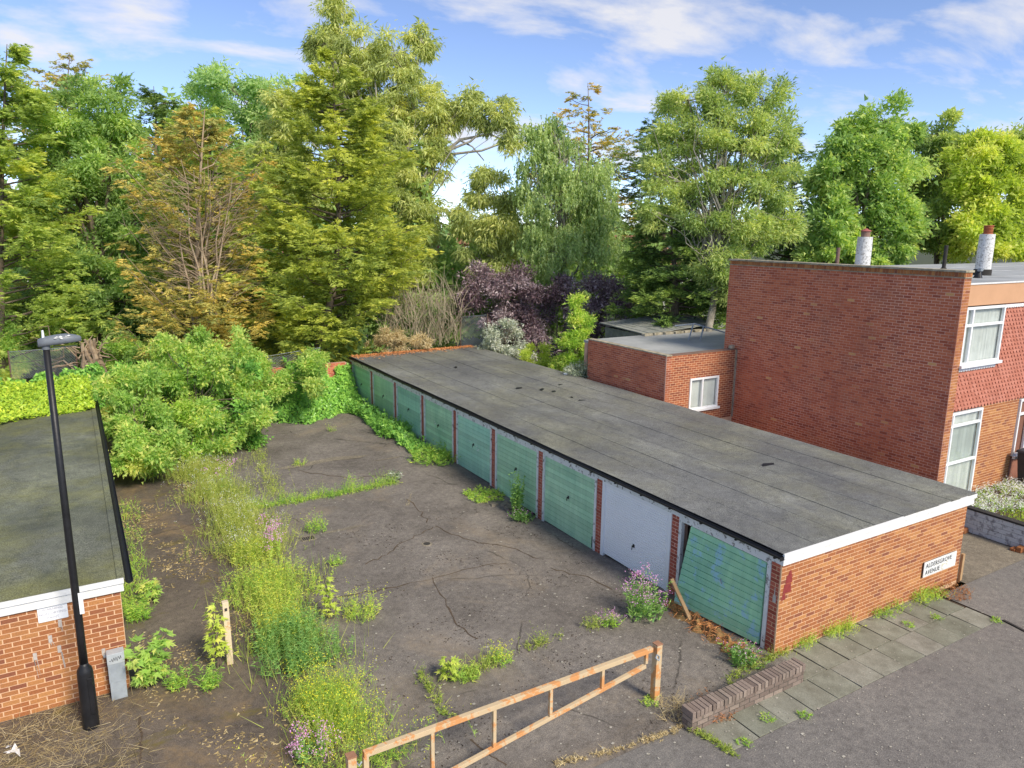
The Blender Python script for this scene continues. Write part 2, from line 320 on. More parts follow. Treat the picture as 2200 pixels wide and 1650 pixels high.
M['door_teal'] = mat_green_door('faded_teal_paint', (.46, .75, .56), (.33, .63, .48), .25)
M['door_peeling'] = mat_green_door('peeling_green_paint', (.40, .72, .44), (.26, .56, .37), .95, .545)

M['asphalt'] = mat_asphalt('forecourt_asphalt', (.23, .205, .18), (.13, .114, .10), (.30, .235, .16), .6)
M['asphalt_old'] = mat_asphalt('mossy_asphalt', (.165, .135, .108), (.095, .077, .062), (.27, .185, .095), .9, (.15, .12, .03))
M['tarmac'] = mat_asphalt('footway_tarmac', (.215, .20, .182), (.165, .152, .142), (.18, .175, .155), .4, None, False)
M['ground'] = mat_plain('earth_and_grass', (.07, .085, .035), (.05, .055, .025), .7, .95, .5, 6)
# leaves
LG_ = 2.7
def greens(a, b, c, k=LG_): return [(p, tuple(min(.85, v*k*f) for v in q)) for p, q, f in ((.12, a, 1.75), (.5, b, 1.38), (.88, c, 1.28))]
M['lf_oak'] = mat_leaf('bright_leaf', greens((0.045, 0.07, 0.024), (0.105, 0.155, 0.048), (0.2, 0.25, 0.075), 2.8))
M['lf_cypress'] = mat_leaf('golden_cypress', greens((0.05, 0.07, 0.018), (0.145, 0.165, 0.032), (0.31, 0.285, 0.05), 2.7), .45, .6)
M['lf_cypress_l'] = mat_leaf('yellow_green_cypress', greens((.055, .08, .02), (.145, .18, .04), (.29, .27, .05), 2.7), .45, .6)
M['lf_rust'] = mat_leaf('rusty_cypress', greens((0.07, 0.085, 0.028), (0.185, 0.155, 0.04), (0.36, 0.19, 0.04), 2.5), .3, .6, .35, .55)
M['lf_brown'] = mat_leaf('brown_needles', greens((.11, .05, .025), (.22, .10, .05), (.30, .15, .08)), .1, .8)
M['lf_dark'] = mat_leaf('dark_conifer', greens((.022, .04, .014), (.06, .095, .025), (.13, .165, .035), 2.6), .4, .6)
M['lf_robinia'] = mat_leaf('cool_green_leaf', greens((0.05, 0.085, 0.035), (0.11, 0.165, 0.07), (0.2, 0.255, 0.11), 2.8))
M['lf_euc'] = mat_leaf('olive_eucalyptus', greens((0.065, 0.08, 0.03), (0.15, 0.17, 0.06), (0.27, 0.265, 0.09), 2.7), .45)
M['lf_birch'] = mat_leaf('grey_green_birch', greens((.05, .075, .03), (.115, .15, .06), (.20, .23, .10), 2.9), .45)
M['lf_ash'] = mat_leaf('ash_leaf', greens((0.055, 0.08, 0.03), (0.14, 0.18, 0.062), (0.255, 0.29, 0.1), 2.5))
M['lf_maple'] = mat_leaf('maple_leaf', greens((0.055, 0.09, 0.03), (0.13, 0.19, 0.058), (0.25, 0.31, 0.09), 2.4))
M['lf_lime'] = mat_leaf('yellow_lime_leaf', greens((0.09, 0.12, 0.022), (0.21, 0.25, 0.045), (0.36, 0.38, 0.08), 2.3))
M['lf_purple'] = mat_leaf('purple_leaf', greens((.028, .017, .020), (.072, .047, .053), (.18, .145, .15), 2.3), .12, .35)
M['lf_varieg'] = mat_leaf('white_variegated', greens((.16, .20, .12), (.42, .45, .36), (.70, .70, .62), 1.0), .2)
M['lf_shrub'] = mat_leaf('garden_shrub', greens((.08, .13, .025), (.19, .27, .045), (.35, .41, .10), 2.0))
M['lf_bramble'] = mat_leaf('bramble_leaf', greens((0.055, 0.095, 0.025), (0.14, 0.215, 0.048), (0.31, 0.37, 0.09), 2.3))
M['lf_ivy'] = mat_leaf('ivy_leaf', greens((.03, .075, .015), (.075, .16, .028), (.17, .28, .05), 2.2), .25, .35)
M['lf_ivy_l'] = mat_leaf('sunny_ivy_leaf', greens((.10, .17, .015), (.24, .34, .03), (.42, .47, .05), 1.35), .25, .4)
M['lf_weed'] = mat_leaf('weed_leaf', greens((.06, .12, .02), (.15, .25, .04), (.34, .38, .07), 1.9), .35, .6, .8)
M['lf_weed_dark'] = mat_leaf('deep_green_weed', greens((0.045, 0.1, 0.028), (0.105, 0.19, 0.05), (0.21, 0.3, 0.08), 1.8), .35)
M['lf_straw'] = mat_leaf('dry_grass', greens((.20, .15, .07), (.36, .29, .16), (.50, .43, .27), 1.3), .25, .8)
M['lf_grass'] = mat_leaf('grass_blade', greens((.10, .16, .025), (.22, .28, .05), (.42, .42, .13), 1.3), .35, .6)
M['fl_yellow'] = mat_leaf('yellow_flower', greens((.50, .45, .02), (.66, .58, .03), (.78, .70, .07), 1.0), .2)
M['fl_pink'] = mat_leaf('pink_flower', greens((.50, .16, .38), (.66, .30, .58), (.78, .46, .72), 1.0), .3)
M['fl_white'] = mat_leaf('white_flower', greens((.60, .60, .50), (.75, .75, .68), (.85, .85, .80), 1.0), .2)
M['fl_rust'] = mat_leaf('rust_litter', greens((.22, .09, .035), (.36, .15, .055), (.46, .22, .09), 1.3), .1, .9)
M['rust_weed'] = mat_leaf('reddish_weed', greens((.13, .07, .03), (.24, .10, .045), (.30, .17, .06), 1.5), .2, .8)

# ------------------------------------------------------------------ ground
def ground_z(x, y):
    ys = [-3, 0, 3, 6, 8, 10.5, 13, 16, 30]; zs = [0, .03, 0, -.11, -.14, -.02, .02, .06, .06]
    f = math.exp(-(min(0, x)/2.6)**2) if x < 0 else 1.
    return float(np.interp(y, ys, zs))*f
def grid_sheet(name, x0, x1, y0, y1, nx, ny, mat, dz=0., follow=True):
    mb = MB(); xs = np.linspace(x0, x1, nx+1); ys = np.linspace(y0, y1, ny+1)
    mb.add([(x, y, dz+(ground_z(x, y) if follow else 0)) for y in ys for x in xs], [(j*(nx+1)+i, j*(nx+1)+i+1, (j+1)*(nx+1)+i+1, (j+1)*(nx+1)+i) for j in range(ny) for i in range(nx)])
    return tag(mb.build(name, mat), kind='structure')
g = MB(); g.add([(-1500, -1500, -.25), (1500, -1500, -.25), (1500, 1500, -.25), (-1500, 1500, -.25)], [(0, 1, 2, 3)])
tag(g.build('ground', M['ground']), kind='structure')
grid_sheet('forecourt', -7.35, .05, -.62, 23, 40, 120, M['asphalt'])
grid_sheet('side_forecourt', -30, -7.35, -.62, 23, 20, 60, M['asphalt_old'])
mb = MB(); mb.add([(-40, -40, 0), (40, -40, 0), (40, -1.37, 0), (-2.56, -1.37, 0), (-2.56, -.62, 0), (-40, -.62, 0)], [(0, 1, 2, 3, 4, 5)])
mb.add([(4.9, -1.37, .0), (40, -1.37, .0), (40, -.2, .0), (4.9, -.2, .0)], [(0, 1, 2, 3)])
foot = tag(mb.build('footway', M['tarmac']), kind='structure')
mb = MB(); mb.add([(5.9, -.2, .004), (8.95, -.2, .004), (8.95, 10, .004), (5.9, 10, .004)], [(0, 1, 2, 3)])
tag(mb.build('driveway', M['concrete']), kind='structure')
mb = MB(); mb.box(-2.6, 4.95, -1.37, .02, -.12, -.022)
pave = tag(mb.build('pavement', M['soil']), kind='structure')
def slab(x0, x1, y0, y1):
    mb = MB(); j = lambda: random.uniform(-.006, .006); t = [random.uniform(-.006, .006) for _ in range(4)]
    a = [(x0+j(), y0+j()), (x1+j(), y0+j()), (x1+j(), y1+j()), (x0+j(), y1+j())]
    mb.hexa([(p[0], p[1], -.04) for p in a]+[(p[0], p[1], .004+t[i]) for i, p in enumerate(a)])
    mb.build('slab', M['slab'], pave, bevel=.004)
n = 12
for i in range(n):
    x0 = -2.56+i*7.42/n; slab(x0+.008, x0+7.42/n-.008, -1.36, -.76)
for i in range(8): x0 = -.16+i*.62; slab(x0+.008, x0+.604, -.745, -.04)
# kerb edging and the drain gap at the right
mb = MB(); mb.beam((4.93, -1.42, .01), (4.6, -3.2, .01), .05, .03); tag(mb.build('edging_strip', M['dark']), 'thin dark edging strip set in the tarmac beyond the slabs', 'edging')
# pale concrete repair streaks, manhole and drain
mb = MB()
for (px, py, w, h) in ((700, 990, .95, .28), (640, 1002, .6, .18), (760, 985, .5, .13), (830, 988, .45, .07), (735, 1138, .5, .09)):
    c = at_z(px, py, 0); nn = 18; ring = [(c[0]+w*math.cos(t)*(1+.3*math.sin(3*t+px)+random.uniform(-.18, .18)), c[1]+h*math.sin(t)*(1+.4*math.cos(2*t)+random.uniform(-.2, .2))) for t in np.linspace(0, 6.283, nn, endpoint=False)]
    mb.add([(a, b, ground_z(a, b)+.006+.0015*(px % 7)) for a, b in ring], [tuple(range(nn))])
tag(mb.build('concrete_patch', M['concrete']), kind='structure')
for pl in (((785, 1212), (830, 1192), (868, 1165), (915, 1140), (935, 1128)), ((935, 1128), (985, 1150), (1040, 1162), (1110, 1172), (1175, 1205)), ((690, 1290), (770, 1275), (850, 1262), (940, 1240), (1040, 1212), (1100, 1205)), ((870, 1070), (905, 1100), (925, 1125)), ((1010, 1590), (1060, 1625), (1095, 1650)), ((590, 1100), (560, 1130), (540, 1170)), ((1180, 1215), (1260, 1235), (1330, 1275)), ((930, 1240), (960, 1300), (985, 1345), (1030, 1380)), ((640, 1010), (760, 1030), (880, 1015)), ((300, 1540), (305, 1600), (300, 1650))):
    pts = []
    for (a, b), (c, d_) in zip(pl[:-1], pl[1:]):
        for k in range(5): pts.append(at_z(a+(c-a)*k/5+rng.normal()*2.5, b+(d_-b)*k/5+rng.normal()*1.6))
    mb = MB(); L_ = len(pts)
    for i, p in enumerate(pts):
        d_ = pts[min(i+1, L_-1)]-pts[max(0, i-1)]; sd = np.array((-d_[1], d_[0], 0)); sd = sd/(np.linalg.norm(sd)+1e-9)*rng.uniform(.006, .022); zz = np.array((0, 0, ground_z(p[0], p[1])+.005)); mb.v += [tuple(p+sd+zz), tuple(p-sd+zz)]
    mb.f = [(2*i, 2*i+1, 2*i+3, 2*i+2) for i in range(L_-1)]; mb.m = [0]*len(mb.f)
    tag(mb.build('asphalt_crack', M['soil']), kind='structure')
def drain(px, py, name, label):
    c = at_z(px, py, 0); t = thing(name, label, 'drain', (c[0], c[1], ground_z(c[0], c[1])))
    z = ground_z(c[0], c[1])
    if name == 'drain_grate':
        m1 = MB()
        m1.box(c[0]-.17, c[0]+.17, c[1]-.14, c[1]-.11, z-.02, z+.016).box(c[0]-.17, c[0]+.17, c[1]+.11, c[1]+.14, z-.02, z+.016).box(c[0]-.17, c[0]-.14, c[1]-.109, c[1]+.109, z-.02, z+.016).box(c[0]+.14, c[0]+.17, c[1]-.109, c[1]+.109, z-.02, z+.016)
        m1.build('frame', M['concrete'], t)
        for k in range(6):
            x = c[0]-.12+k*.048; MB().box(x-.012, x+.012, c[1]-.108, c[1]+.108, z-.015, z+.012).build('bar', M['dark'], t)
    else:
        MB().lathe([(.13, z-.02), (.13, z+.009), (.10, z+.012)], c[0], c[1], 18).build('collar', M['concrete'], t)
        MB().lathe([(.085, z-.02), (.085, z+.016)], c[0], c[1], 14).build('lid', M['dark'], t)
drain(662, 1157, 'drain_grate', 'square iron drain grate half hidden under weeds in the forecourt'); drain(917, 1167, 'drain_cover', 'small round drain cover set in the open asphalt of the forecourt')

# ------------------------------------------------------------------ brickwork
BL, BH = .2275, .0775
def brick_face(org, ud, nd, length, z0, z1, holes=(), ch=BH, header=False, phase=0., u0=0.):
    """returns bricks (centre, half length, half height, ud, nd) in running bond on a vertical face"""
    out = []; n = int(round((z1-z0)/ch)); ch = (z1-z0)/n
    for k in range(n):
        zc = z0+(k+.5)*ch; off = (BL/2 if k % 2 else 0)+phase; u = u0-off
        while u < length-.01:
            a, b = max(u, u0), min(u+BL, length); u += BL
            segs = [(a, b)]
            for (h0, h1, hz0, hz1) in holes:
                if hz0 < zc < hz1:
                    ns_ = []
                    for s0, s1 in segs:
                        if s1 <= h0 or s0 >= h1: ns_.append((s0, s1))
                        else:
                            if s0 < h0: ns_.append((s0, h0))
                            if s1 > h1: ns_.append((h1, s1))
                    segs = ns_
            for s0, s1 in segs:
                if s1-s0 > .035:
                    c = np.array([org[0]+ud[0]*(s0+s1)/2, org[1]+ud[1]*(s0+s1)/2, zc]); out.append((c, (s1-s0)/2-.0085, ch/2-.0068, ud, nd))
    return out
_bm = {}
def brick_mesh(hl, hh, mat):
    key = (round(hl, 3), round(hh, 4), mat.name)
    if key not in _bm:
        m = MB().box(-hl, hl, -.0045, .022, -hh, hh); me = bpy.data.meshes.new('brick'); me.from_pydata(m.v, [], m.f); me.materials.append(mat); me.update(); _bm[key] = me
    return _bm[key]
def lay_bricks(groups, owner, limit=300):
    """groups: (bricks, material, parent wall); the nearest become objects, the rest one mesh per material"""
    allb = [(depth(b[0]), b, mat, par) for bs, mat, par in groups for b in bs]
    def vis(b):
        d = b[0]-CAM; dd = d@FW; px = 1100+FOC*(d@RT)/dd; py = 825-FOC*(d@UP)/dd
        return 0 < px < 2200 and 0 < py < 1650
    order = sorted(range(len(allb)), key=lambda i: allb[i][0]+(0 if vis(allb[i][1]) else 1000)); near = set(order[:limit])
    rest = {}
    for i, (d, b, mat, par) in enumerate(allb):
        c, hl, hh, ud, nd = b; ang = math.atan2(nd[0], -nd[1])          # local -y faces outwards
        if i in near:
            o = bpy.data.objects.new('brick', brick_mesh(hl, hh, mat)); o.location = c; o.rotation_euler = (0, 0, ang); link(o, par)
            if par.type == 'EMPTY': pass
        else:
            r = rest.setdefault((mat.name, par.name), (MB(), mat, par))[0]; ca, sa = math.cos(ang), math.sin(ang)
            loc = [(x*ca-y*sa+c[0], x*sa+y*ca+c[1], z+c[2]) for x, y, z in ((-hl, -.0045, -hh), (hl, -.0045, -hh), (hl, .022, -hh), (-hl, .022, -hh), (-hl, -.0045, hh), (hl, -.0045, hh), (hl, .022, hh), (-hl, .022, hh))]
            r.hexa(loc)
    for mbr, mat, par in rest.values(): tag(mbr.build('brickwork', mat, par), kind='stuff')

# ------------------------------------------------------------------ garage block
P_, PW, NB, GD, ZB = 2.52, .2154, 9, 5.89, 1.75
GL = NB*P_+PW
gar = thing('garage_block', 'long flat roofed block of nine brick lock-up garages with green doors', 'garages', (0, 0, 0))
groups = []
w = end_wall = MB().box(0, GD, 0, .2, -.1, ZB).build('end_wall', M['mortar'], gar)
groups.append((brick_face((0, 0), (1, 0), (0, -1), GD+.0, .0, ZB, u0=-.0), M['brick_orange'], w))
w = MB().box(GD-.2, GD, .201, GL, -.1, ZB+.1).build('back_wall', M['mortar_red'], gar)
groups.append((brick_face((GD, .03), (0, 1), (1, 0), 8, 0, ZB), M['brick_orange'], w))
MB().box(.25, GD-.201, GL-.2, GL, -.1, ZB+.1).build('far_wall', M['mortar_red'], gar)
MB().box(.25, GD-.201, .201, GL-.201, -.1, -.02).build('garage_floor', M['concrete'], gar)
for k in range(1, NB): MB().box(.25, GD-.202, k*P_+.06, k*P_+.16, -.019, ZB+.1).build('partition_wall', M['brick_dark'], gar)
for k in range(NB+1):
    y0 = k*P_
    if k == 0: y0 = .2005
    y1 = k*P_+PW
    if k == 0:
        MB().box(.001, .24, .2005, PW, -.2, ZB).build('brick_pillar', M['mortar_red'], gar)
        groups.append((brick_face((0, PW), (0, -1), (-1, 0), PW-.024, .0, ZB), M['brick_pillar'], end_wall)); continue
    pil = MB().box(0, .24, y0, y1, -.2, ZB).build('brick_pillar', M['mortar_red'], gar)
    groups.append((brick_face((0, y1), (0, -1), (-1, 0), PW, -.16, ZB, phase=BL/2 if k % 2 else 0.), M['brick_pillar'], pil))
lay_bricks(groups, gar)
# door frames
for k in range(NB):
    ya, yb = k*P_+PW+.003, (k+1)*P_-.003; z0 = ground_z(0, (ya+yb)/2)-.05
    fm = M['upvc'] if k == 1 else M['flaky_white']; t = .10 if k == 1 else .078
    for (a, b) in ((ya, ya+t), (yb-t, yb)): MB().box(-.018, .07, a, b, z0, ZB-.003).build('door_frame', fm, gar)
    MB().box(-.016, .07, ya+t+.002, yb-t-.002, ZB-.075, ZB-.003).build('door_head', fm, gar)
# fascias, roof, felt, gutter
MB().box(-.028, .22, .0, GL, ZB+.001, ZB+.15).build('front_fascia', M['flaky_white'], gar)
f = MB().box(-.03, GD+.16, -.045, -.002, ZB-.0, ZB+.185).build('end_fascia', M['white'], gar)
MB().box(-.055, GD+.19, -.075, -.047, ZB+.145, ZB+.235).build('drip_trim', M['white'], gar)
MB().box(GD+.11, GD+.16, 0, GL, ZB+.05, ZB+.185).build('back_fascia', M['white'], gar)
MB().box(-.004, GD+.165, -.001, GL+.05, ZB+.15, ZB+.166).build('roof_deck', M['dark'], gar)
nf = 7; fw_ = (GD+.19)/nf
def roof_z(x): return ZB+.205+.045*x/GD
for i in range(nf):
    mb = MB(); xa, xb = -.005+i*fw_-(.03 if i else 0), -.005+(i+1)*fw_; ny = 46; bmp = lambda x, y: .012*math.sin(y*1.7+x*2)+.010*math.sin(y*.63+x*1.1+i)
    for j in range(ny+1):
        y = -.07+j*(GL+.12)/ny; e = random.uniform(-.004, .004)
        mb.v += [(xa+e, y, roof_z(xa)+.006+bmp(xa, y)*.4), ((xa+xb)/2, y, roof_z((xa+xb)/2)-.003+bmp((xa+xb)/2, y)), (xb+e, y, roof_z(xb)-.001*(i < nf-1)+bmp(xb, y)*.4)]
    for j in range(ny):
        for s in range(2): a = j*3+s; mb.f.append((a, a+1, a+4, a+3)); mb.m.append(0)
    o = mb.build('felt_sheet', M['felt'], gar); so_ = o.modifiers.new('s', 'SOLIDIFY'); so_.thickness = .008; so_.offset = -1
# felt tears and ponding marks
for (px, py) in ((1230, 855), (1205, 828), (1165, 838), (1250, 862), (1115, 835), (1650, 1000), (980, 790), (1190, 842)):
    c = at_z(px, py, ZB+.225); mb = MB(); L = random.uniform(.10, .22); a = random.uniform(-.4, .9)
    d = np.array((math.cos(a), math.sin(a), 0)); s = np.array((-d[1], d[0], 0))*.05; z = np.array((0, 0, .02))
    mb.add([c-d*L-s+z*.6, c+d*L*.8-s*.5+z*.6, c+d*L+s+z*1.5, c-d*L*.5+s*1.4+z*2.2], [(0, 1, 2, 3)]); mb.build('felt_tear', M['black'], gar)
gut = MB()
def gutter(parent, xg, y0, y1, z, sgn):
    n = 8; mb = MB(); prof = [(math.cos(t)*.058, math.sin(t)*.058) for t in np.linspace(math.pi, 2*math.pi, n)]
    prof2 = [(math.cos(t)*.05, math.sin(t)*.05) for t in np.linspace(2*math.pi, math.pi, n)]
    pr = prof+prof2; m = len(pr); ys = np.linspace(y0, y1, 30)
    for j, y in enumerate(ys):
        sg = .012*math.sin(j*.9)*0
        mb.v += [(xg+sgn*a, y, z+b+sg) for a, b in pr]
    for j in range(len(ys)-1):
        for k in range(m): k2 = (k+1) % m; mb.f.append((j*m+k, j*m+k2, (j+1)*m+k2, (j+1)*m+k)); mb.m.append(0)
    mb.f += [tuple(range(m)), tuple((len(ys)-1)*m+k for k in range(m))[::-1]]; mb.m += [0, 0]
    return mb.build('gutter', M['black'], parent, smooth=False)
gt = gutter(gar, -.088, -.06, GL+.05, ZB+.185, 1)
for k in range(26): y = .1+k*.88; MB().box(-.11, -.03, y-.018, y+.018, ZB+.10, ZB+.125).build('gutter_bracket', M['black'], gt)
mb = MB(); mb.box(-.155, -.03, -.062, -.058, ZB+.12, ZB+.19); mb.build('gutter_stop', M['black'], gt)
# garage doors
def ribbed_door(k, mat, tall, name='garage_door'):
    ya, yb = k*P_+PW+.085, (k+1)*P_-.085; z0 = ground_z(0, (ya+yb)/2)+.02; z1 = ZB-.08
    d = MB().box(.022, .05, ya, yb, z0, z1).build(name, mat, gar)
    n = max(1, int(round((z1-z0)/tall))); h = (z1-z0)/n
    for i in range(n):
        a = z0+i*h+.006; b = z0+(i+1)*h-.006; dx = random.uniform(0, .002)
        MB().add([(.010-dx, ya+.004, a), (.010-dx, yb-.004, a), (.010-dx, yb-.004, b), (.010-dx, ya+.004, b), (.0219, ya+.002, a-.003), (.0219, yb-.002, a-.003), (.0219, yb-.002, b+.003), (.0219, ya+.002, b+.003)],
                 [(0, 3, 2, 1), (0, 1, 5, 4), (1, 2, 6, 5), (2, 3, 7, 6), (3, 0, 4, 7)]).build('board', mat, d)
    hy, hz = (ya+yb)/2, (z0+z1)/2+(.1 if k != 1 else -.25)
    MB().tube([(.012, hy, hz), (-.03, hy, hz)], .012, 8).tube([(-.03, hy, hz+.015), (-.034, hy+.012, hz-.09)], [.014, .008], 6).build('handle', M['black'], d)
    MB().box(.004, .0098, hy-.03, hy+.03, hz-.04, hz+.04).build('handle_plate', M['dark'], d)
    return d, ya, yb, z0, z1
for k in range(NB):
    if k == 0: continue
    mat = M['door_white'] if k == 1 else (M['door_green'] if k in (2, 3, 5, 7) else M['door_teal'])
    d, ya, yb, z0, z1 = ribbed_door(k, mat, .055 if k == 1 else .128)
    if k == 2:
        MB().box(-.004, .0095, ya+.03, ya+.055, z0+.05, z0+.33).build('bolt', M['black'], d)
    if k in (4, 5, 7):
        for q in range(4):
            hy = (ya+yb)/2+random.uniform(-.5, .3); hz = (z0+z1)/2+random.uniform(-.1, .35)
            MB().box(.006, .0095, hy, hy+.07, hz, hz+.018).build('paint_chip', M['white'], d)
# the broken door: hangs from its near side, its far foot swung out
cTF, cTN, cBF, cBN = np.array((.03, 2.22, 1.66)), np.array((.04, .34, 1.655)), np.array((-.30, 2.24, .07)), np.array((.0, .34, .05))
def dp(u, v, off=0.): # u 0 near..1 far, v 0 bottom..1 top
    p = (cBN*(1-u)+cBF*u)*(1-v)+(cTN*(1-u)+cTF*u)*v; nrm = np.cross(cTN-cBN, cBF-cBN); nrm /= np.linalg.norm(nrm)
    nrm = nrm if nrm[0] < 0 else -nrm
    return p+nrm*off
d = MB(); nn = 6
for j in range(nn+1):
    for i in range(nn+1): d.v += [tuple(dp(i/nn, j/nn)), tuple(dp(i/nn, j/nn, -.03))]
for j in range(nn):
    for i in range(nn):
        for s in (0, 1):
            a = [2*(j*(nn+1)+i)+s, 2*(j*(nn+1)+i+1)+s, 2*((j+1)*(nn+1)+i+1)+s, 2*((j+1)*(nn+1)+i)+s]; d.f.append(tuple(a)); d.m.append(0)
bd = d.build('garage_door', M['door_peeling'], gar); tag(bd, 'broken green door hanging askew with peeling blue patches')
n = 13
for i in range(n):
    v0, v1 = i/n+.007, (i+1)/n-.007; u0, u1 = .004, .996
    MB().add([dp(u0, v0, .02), dp(u1, v0, .02), dp(u1, v1, .02), dp(u0, v1, .02), dp(u0, v0-.002, .001), dp(u1, v0-.002, .001), dp(u1, v1+.002, .001), dp(u0, v1+.002, .001)],
             [(0, 3, 2, 1), (0, 1, 5, 4), (1, 2, 6, 5), (2, 3, 7, 6), (3, 0, 4, 7)]).build('board', M['door_peeling'], bd)
h = dp(.5, .55, .02); MB().tube([dp(.5, .55, .01), dp(.5, .55, .05)], .013, 8).tube([dp(.5, .56, .05), dp(.47, .51, .052)], [.014, .009], 6).build('handle', M['grey_metal'], bd)
# paint marks on the end wall and pillar
mb = MB()
for (x0, x1, z0, z1) in ((.18, .27, 1.52, 1.60), (.12, .30, 1.36, 1.52), (.07, .29, 1.18, 1.355), (.05, .16, 1.06, 1.175)): mb.add([(x0, -.0078, z0), (x1, -.0078, z0), (x1-.02, -.0078, z1), (x0+.03, -.0078, z1)], [(0, 1, 2, 3)])
mb.build('red_paint_mark', M['red_paint'], gar)
mb = MB().add([(-.008, .06, 1.0), (-.008, .13, 1.0), (-.008, .13, 1.13), (-.008, .06, 1.13)], [(0, 1, 2, 3)]).add([(-.0082, .085, 1.11), (-.0082, .11, 1.11), (-.0082, .105, 1.28), (-.0082, .09, 1.28)], [(0, 1, 2, 3)]); mb.build('pale_paint_mark', M['plaster'], gar)

# text helper: builds real flat lettering as a mesh
def text_mesh(name, body, size, mat, parent, origin, udir, vdir, off=(0, 0, 0), align='LEFT', spacing=1., weight=0.):
    cu = bpy.data.curves.new(name, 'FONT'); cu.body = body; cu.size = size; cu.extrude = .001; cu.align_x = align; cu.space_character = spacing; cu.offset = weight; cu.resolution_u = 3
    o = bpy.data.objects.new(name, cu); C.objects.link(o); dg = bpy.context.evaluated_depsgraph_get(); me = bpy.data.meshes.new_from_object(o.evaluated_get(dg))
    bpy.data.objects.remove(o); bpy.data.curves.remove(cu)
    u, v = np.array(udir, float), np.array(vdir, float); w_ = np.cross(u, v); org = np.array(origin, float)
    for vt in me.vertices: c = org+u*vt.co[0]+v*vt.co[1]+w_*vt.co[2]; vt.co = c
    me.materials.clear(); me.materials.append(mat); me.name = name
    o = bpy.data.objects.new(name, me); link(o, parent); return o
# street name plate
sg = thing('street_sign', 'white street name plate reading ALDERSGROVE AVENUE on the orange brick end wall', 'sign', (5.04, -.04, .43))
MB().box(4.46, 5.63, -.034, -.008, .425, .755).build('backing_board', M['dark'], sg)
MB().box(4.44, 5.645, -.046, -.0345, .43, .765).build('plate', mat_flake('sign_enamel', (.80, .81, .79), (.58, .53, .33), .60, 5., .4), sg)
text_mesh('lettering', 'ALDERSGROVE', .138, M['ink'], sg, (4.50, -.049, .625), (1, 0, 0), (0, 0, 1), spacing=1.05)
text_mesh('lettering', 'AVENUE', .138, M['ink'], sg, (4.50, -.049, .475), (1, 0, 0), (0, 0, 1), spacing=1.05)
# timber prop and rotted straw heap
a, b = at_z(1483, 1332, .06), at_z(1443, 1244, .62)
mb = MB().beam(a, b+np.array((.0, .0, 0)), .075, .045); tag(mb.build('timber_post', M['wood'], bevel=.004), 'raw timber length leaning on the broken garage door', 'timber')
def heap(name, label, path, width, height, mat, leafmat, nst):
    t = thing(name, label, 'heap', path[0]); mb = MB(); nx, ny = 26, 10; path = np.array(path)
    seg = np.linspace(0, len(path)-1, nx+1)
    rows = []
    for i, s in enumerate(seg):
        k = min(int(s), len(path)-2); p = path[k]*(1-(s-k))+path[k+1]*(s-k); d = path[k+1]-path[k]; d /= np.linalg.norm(d); sd = np.array((-d[1], d[0], 0)); e = math.sin(math.pi*min(1, max(0, i/nx)))**.4
        for j in range(ny+1):
            q = j/ny*2-1; hgt = height*e*(1-q*q)*(1+.5*math.sin(i*1.9+j)+random.uniform(-.35, .35)); w_ = width*(.75+.3*math.sin(i*1.3+1))
            mb.v.append(tuple(p+sd*q*w_*.5+np.array((0, 0, ground_z(p[0], p[1])-.015+max(0, hgt)))))
    for i in range(nx):
        for j in range(ny): a = i*(ny+1)+j; mb.f.append((a, a+1, a+ny+2, a+ny+1)); mb.m.append(0)
    mb.build('mound', mat, t)
    V = np.array(mb.v); idx = rng.integers(0, len(V), nst); P = V[idx]+rng.normal(size=(nst, 3))*(.03, .03, .006)+np.array((0, 0, .01)); D = rng.normal(size=(nst, 3))*(1, 1, .3)
    tag(quads_mesh('straw', leaf_quads(P, D, rng.uniform(.06, .2, nst), .012), leafmat, t, rng.uniform(0, 1, nst)), kind='stuff')
heap('straw_heap', 'brown rotted straw and soil heaped along the foot of the broken garage door', [at_z(1432, 1290), at_z(1500, 1345), at_z(1560, 1385), at_z(1610, 1425)], .55, .12, M['straw_heap'], M['fl_rust'], 900)

# ------------------------------------------------------------------ low brick wall
lw = thing('low_wall', 'low dark brick boundary wall with brick on edge coping beside the slabs', 'wall', (-1.5, -.68, 0))
WX0, WX1, WY0, WY1 = -2.78, -.2, -.79, -.565
body = MB().box(WX0+.012, WX1-.012, WY0+.012, WY1-.012, -.1, .235).build('core', M['mortar_dark'], lw)
gs = []
for face in (brick_face((WX0+.012, WY0+.012), (1, 0), (0, -1), WX1-WX0-.024, -.0, .235), brick_face((WX0+.012, WY1-.012), (0, -1), (-1, 0), WY1-WY0-.024, 0, .235), brick_face((WX1-.012, WY0+.012), (0, 1), (1, 0), WY1-WY0-.024, 0, .235), brick_face((WX1-.012, WY1-.012), (-1, 0), (0, 1), WX1-WX0-.024, 0, .235)): gs.append((face, M['brick_coping'], body))
lay_bricks(gs, lw)
MB().box(WX0+.02, WX1-.02, WY0+.02, WY1-.02, .235, .325).build('coping_bed', M['mortar_dark'], lw)
nc = 31; cw = (WX1-WX0)/nc
for i in range(nc):
    x = WX0+i*cw; j = lambda s=.006: random.uniform(-s, s); dz = j(.005); e = j()
    MB().hexa([(x+.006, WY0-.01+e, .238), (x+cw-.006, WY0-.01+e, .238), (x+cw-.006, WY1+.01+e, .238), (x+.006, WY1+.01+e, .238), (x+.006+j(.003), WY0-.008+e, .345+dz), (x+cw-.006, WY0-.008+e, .345+dz+j(.004)), (x+cw-.006, WY1+.008+e, .345+dz), (x+.006, WY1+.008+e, .345+dz)]).build('coping_brick', M['brick_coping'], lw, bevel=.006)

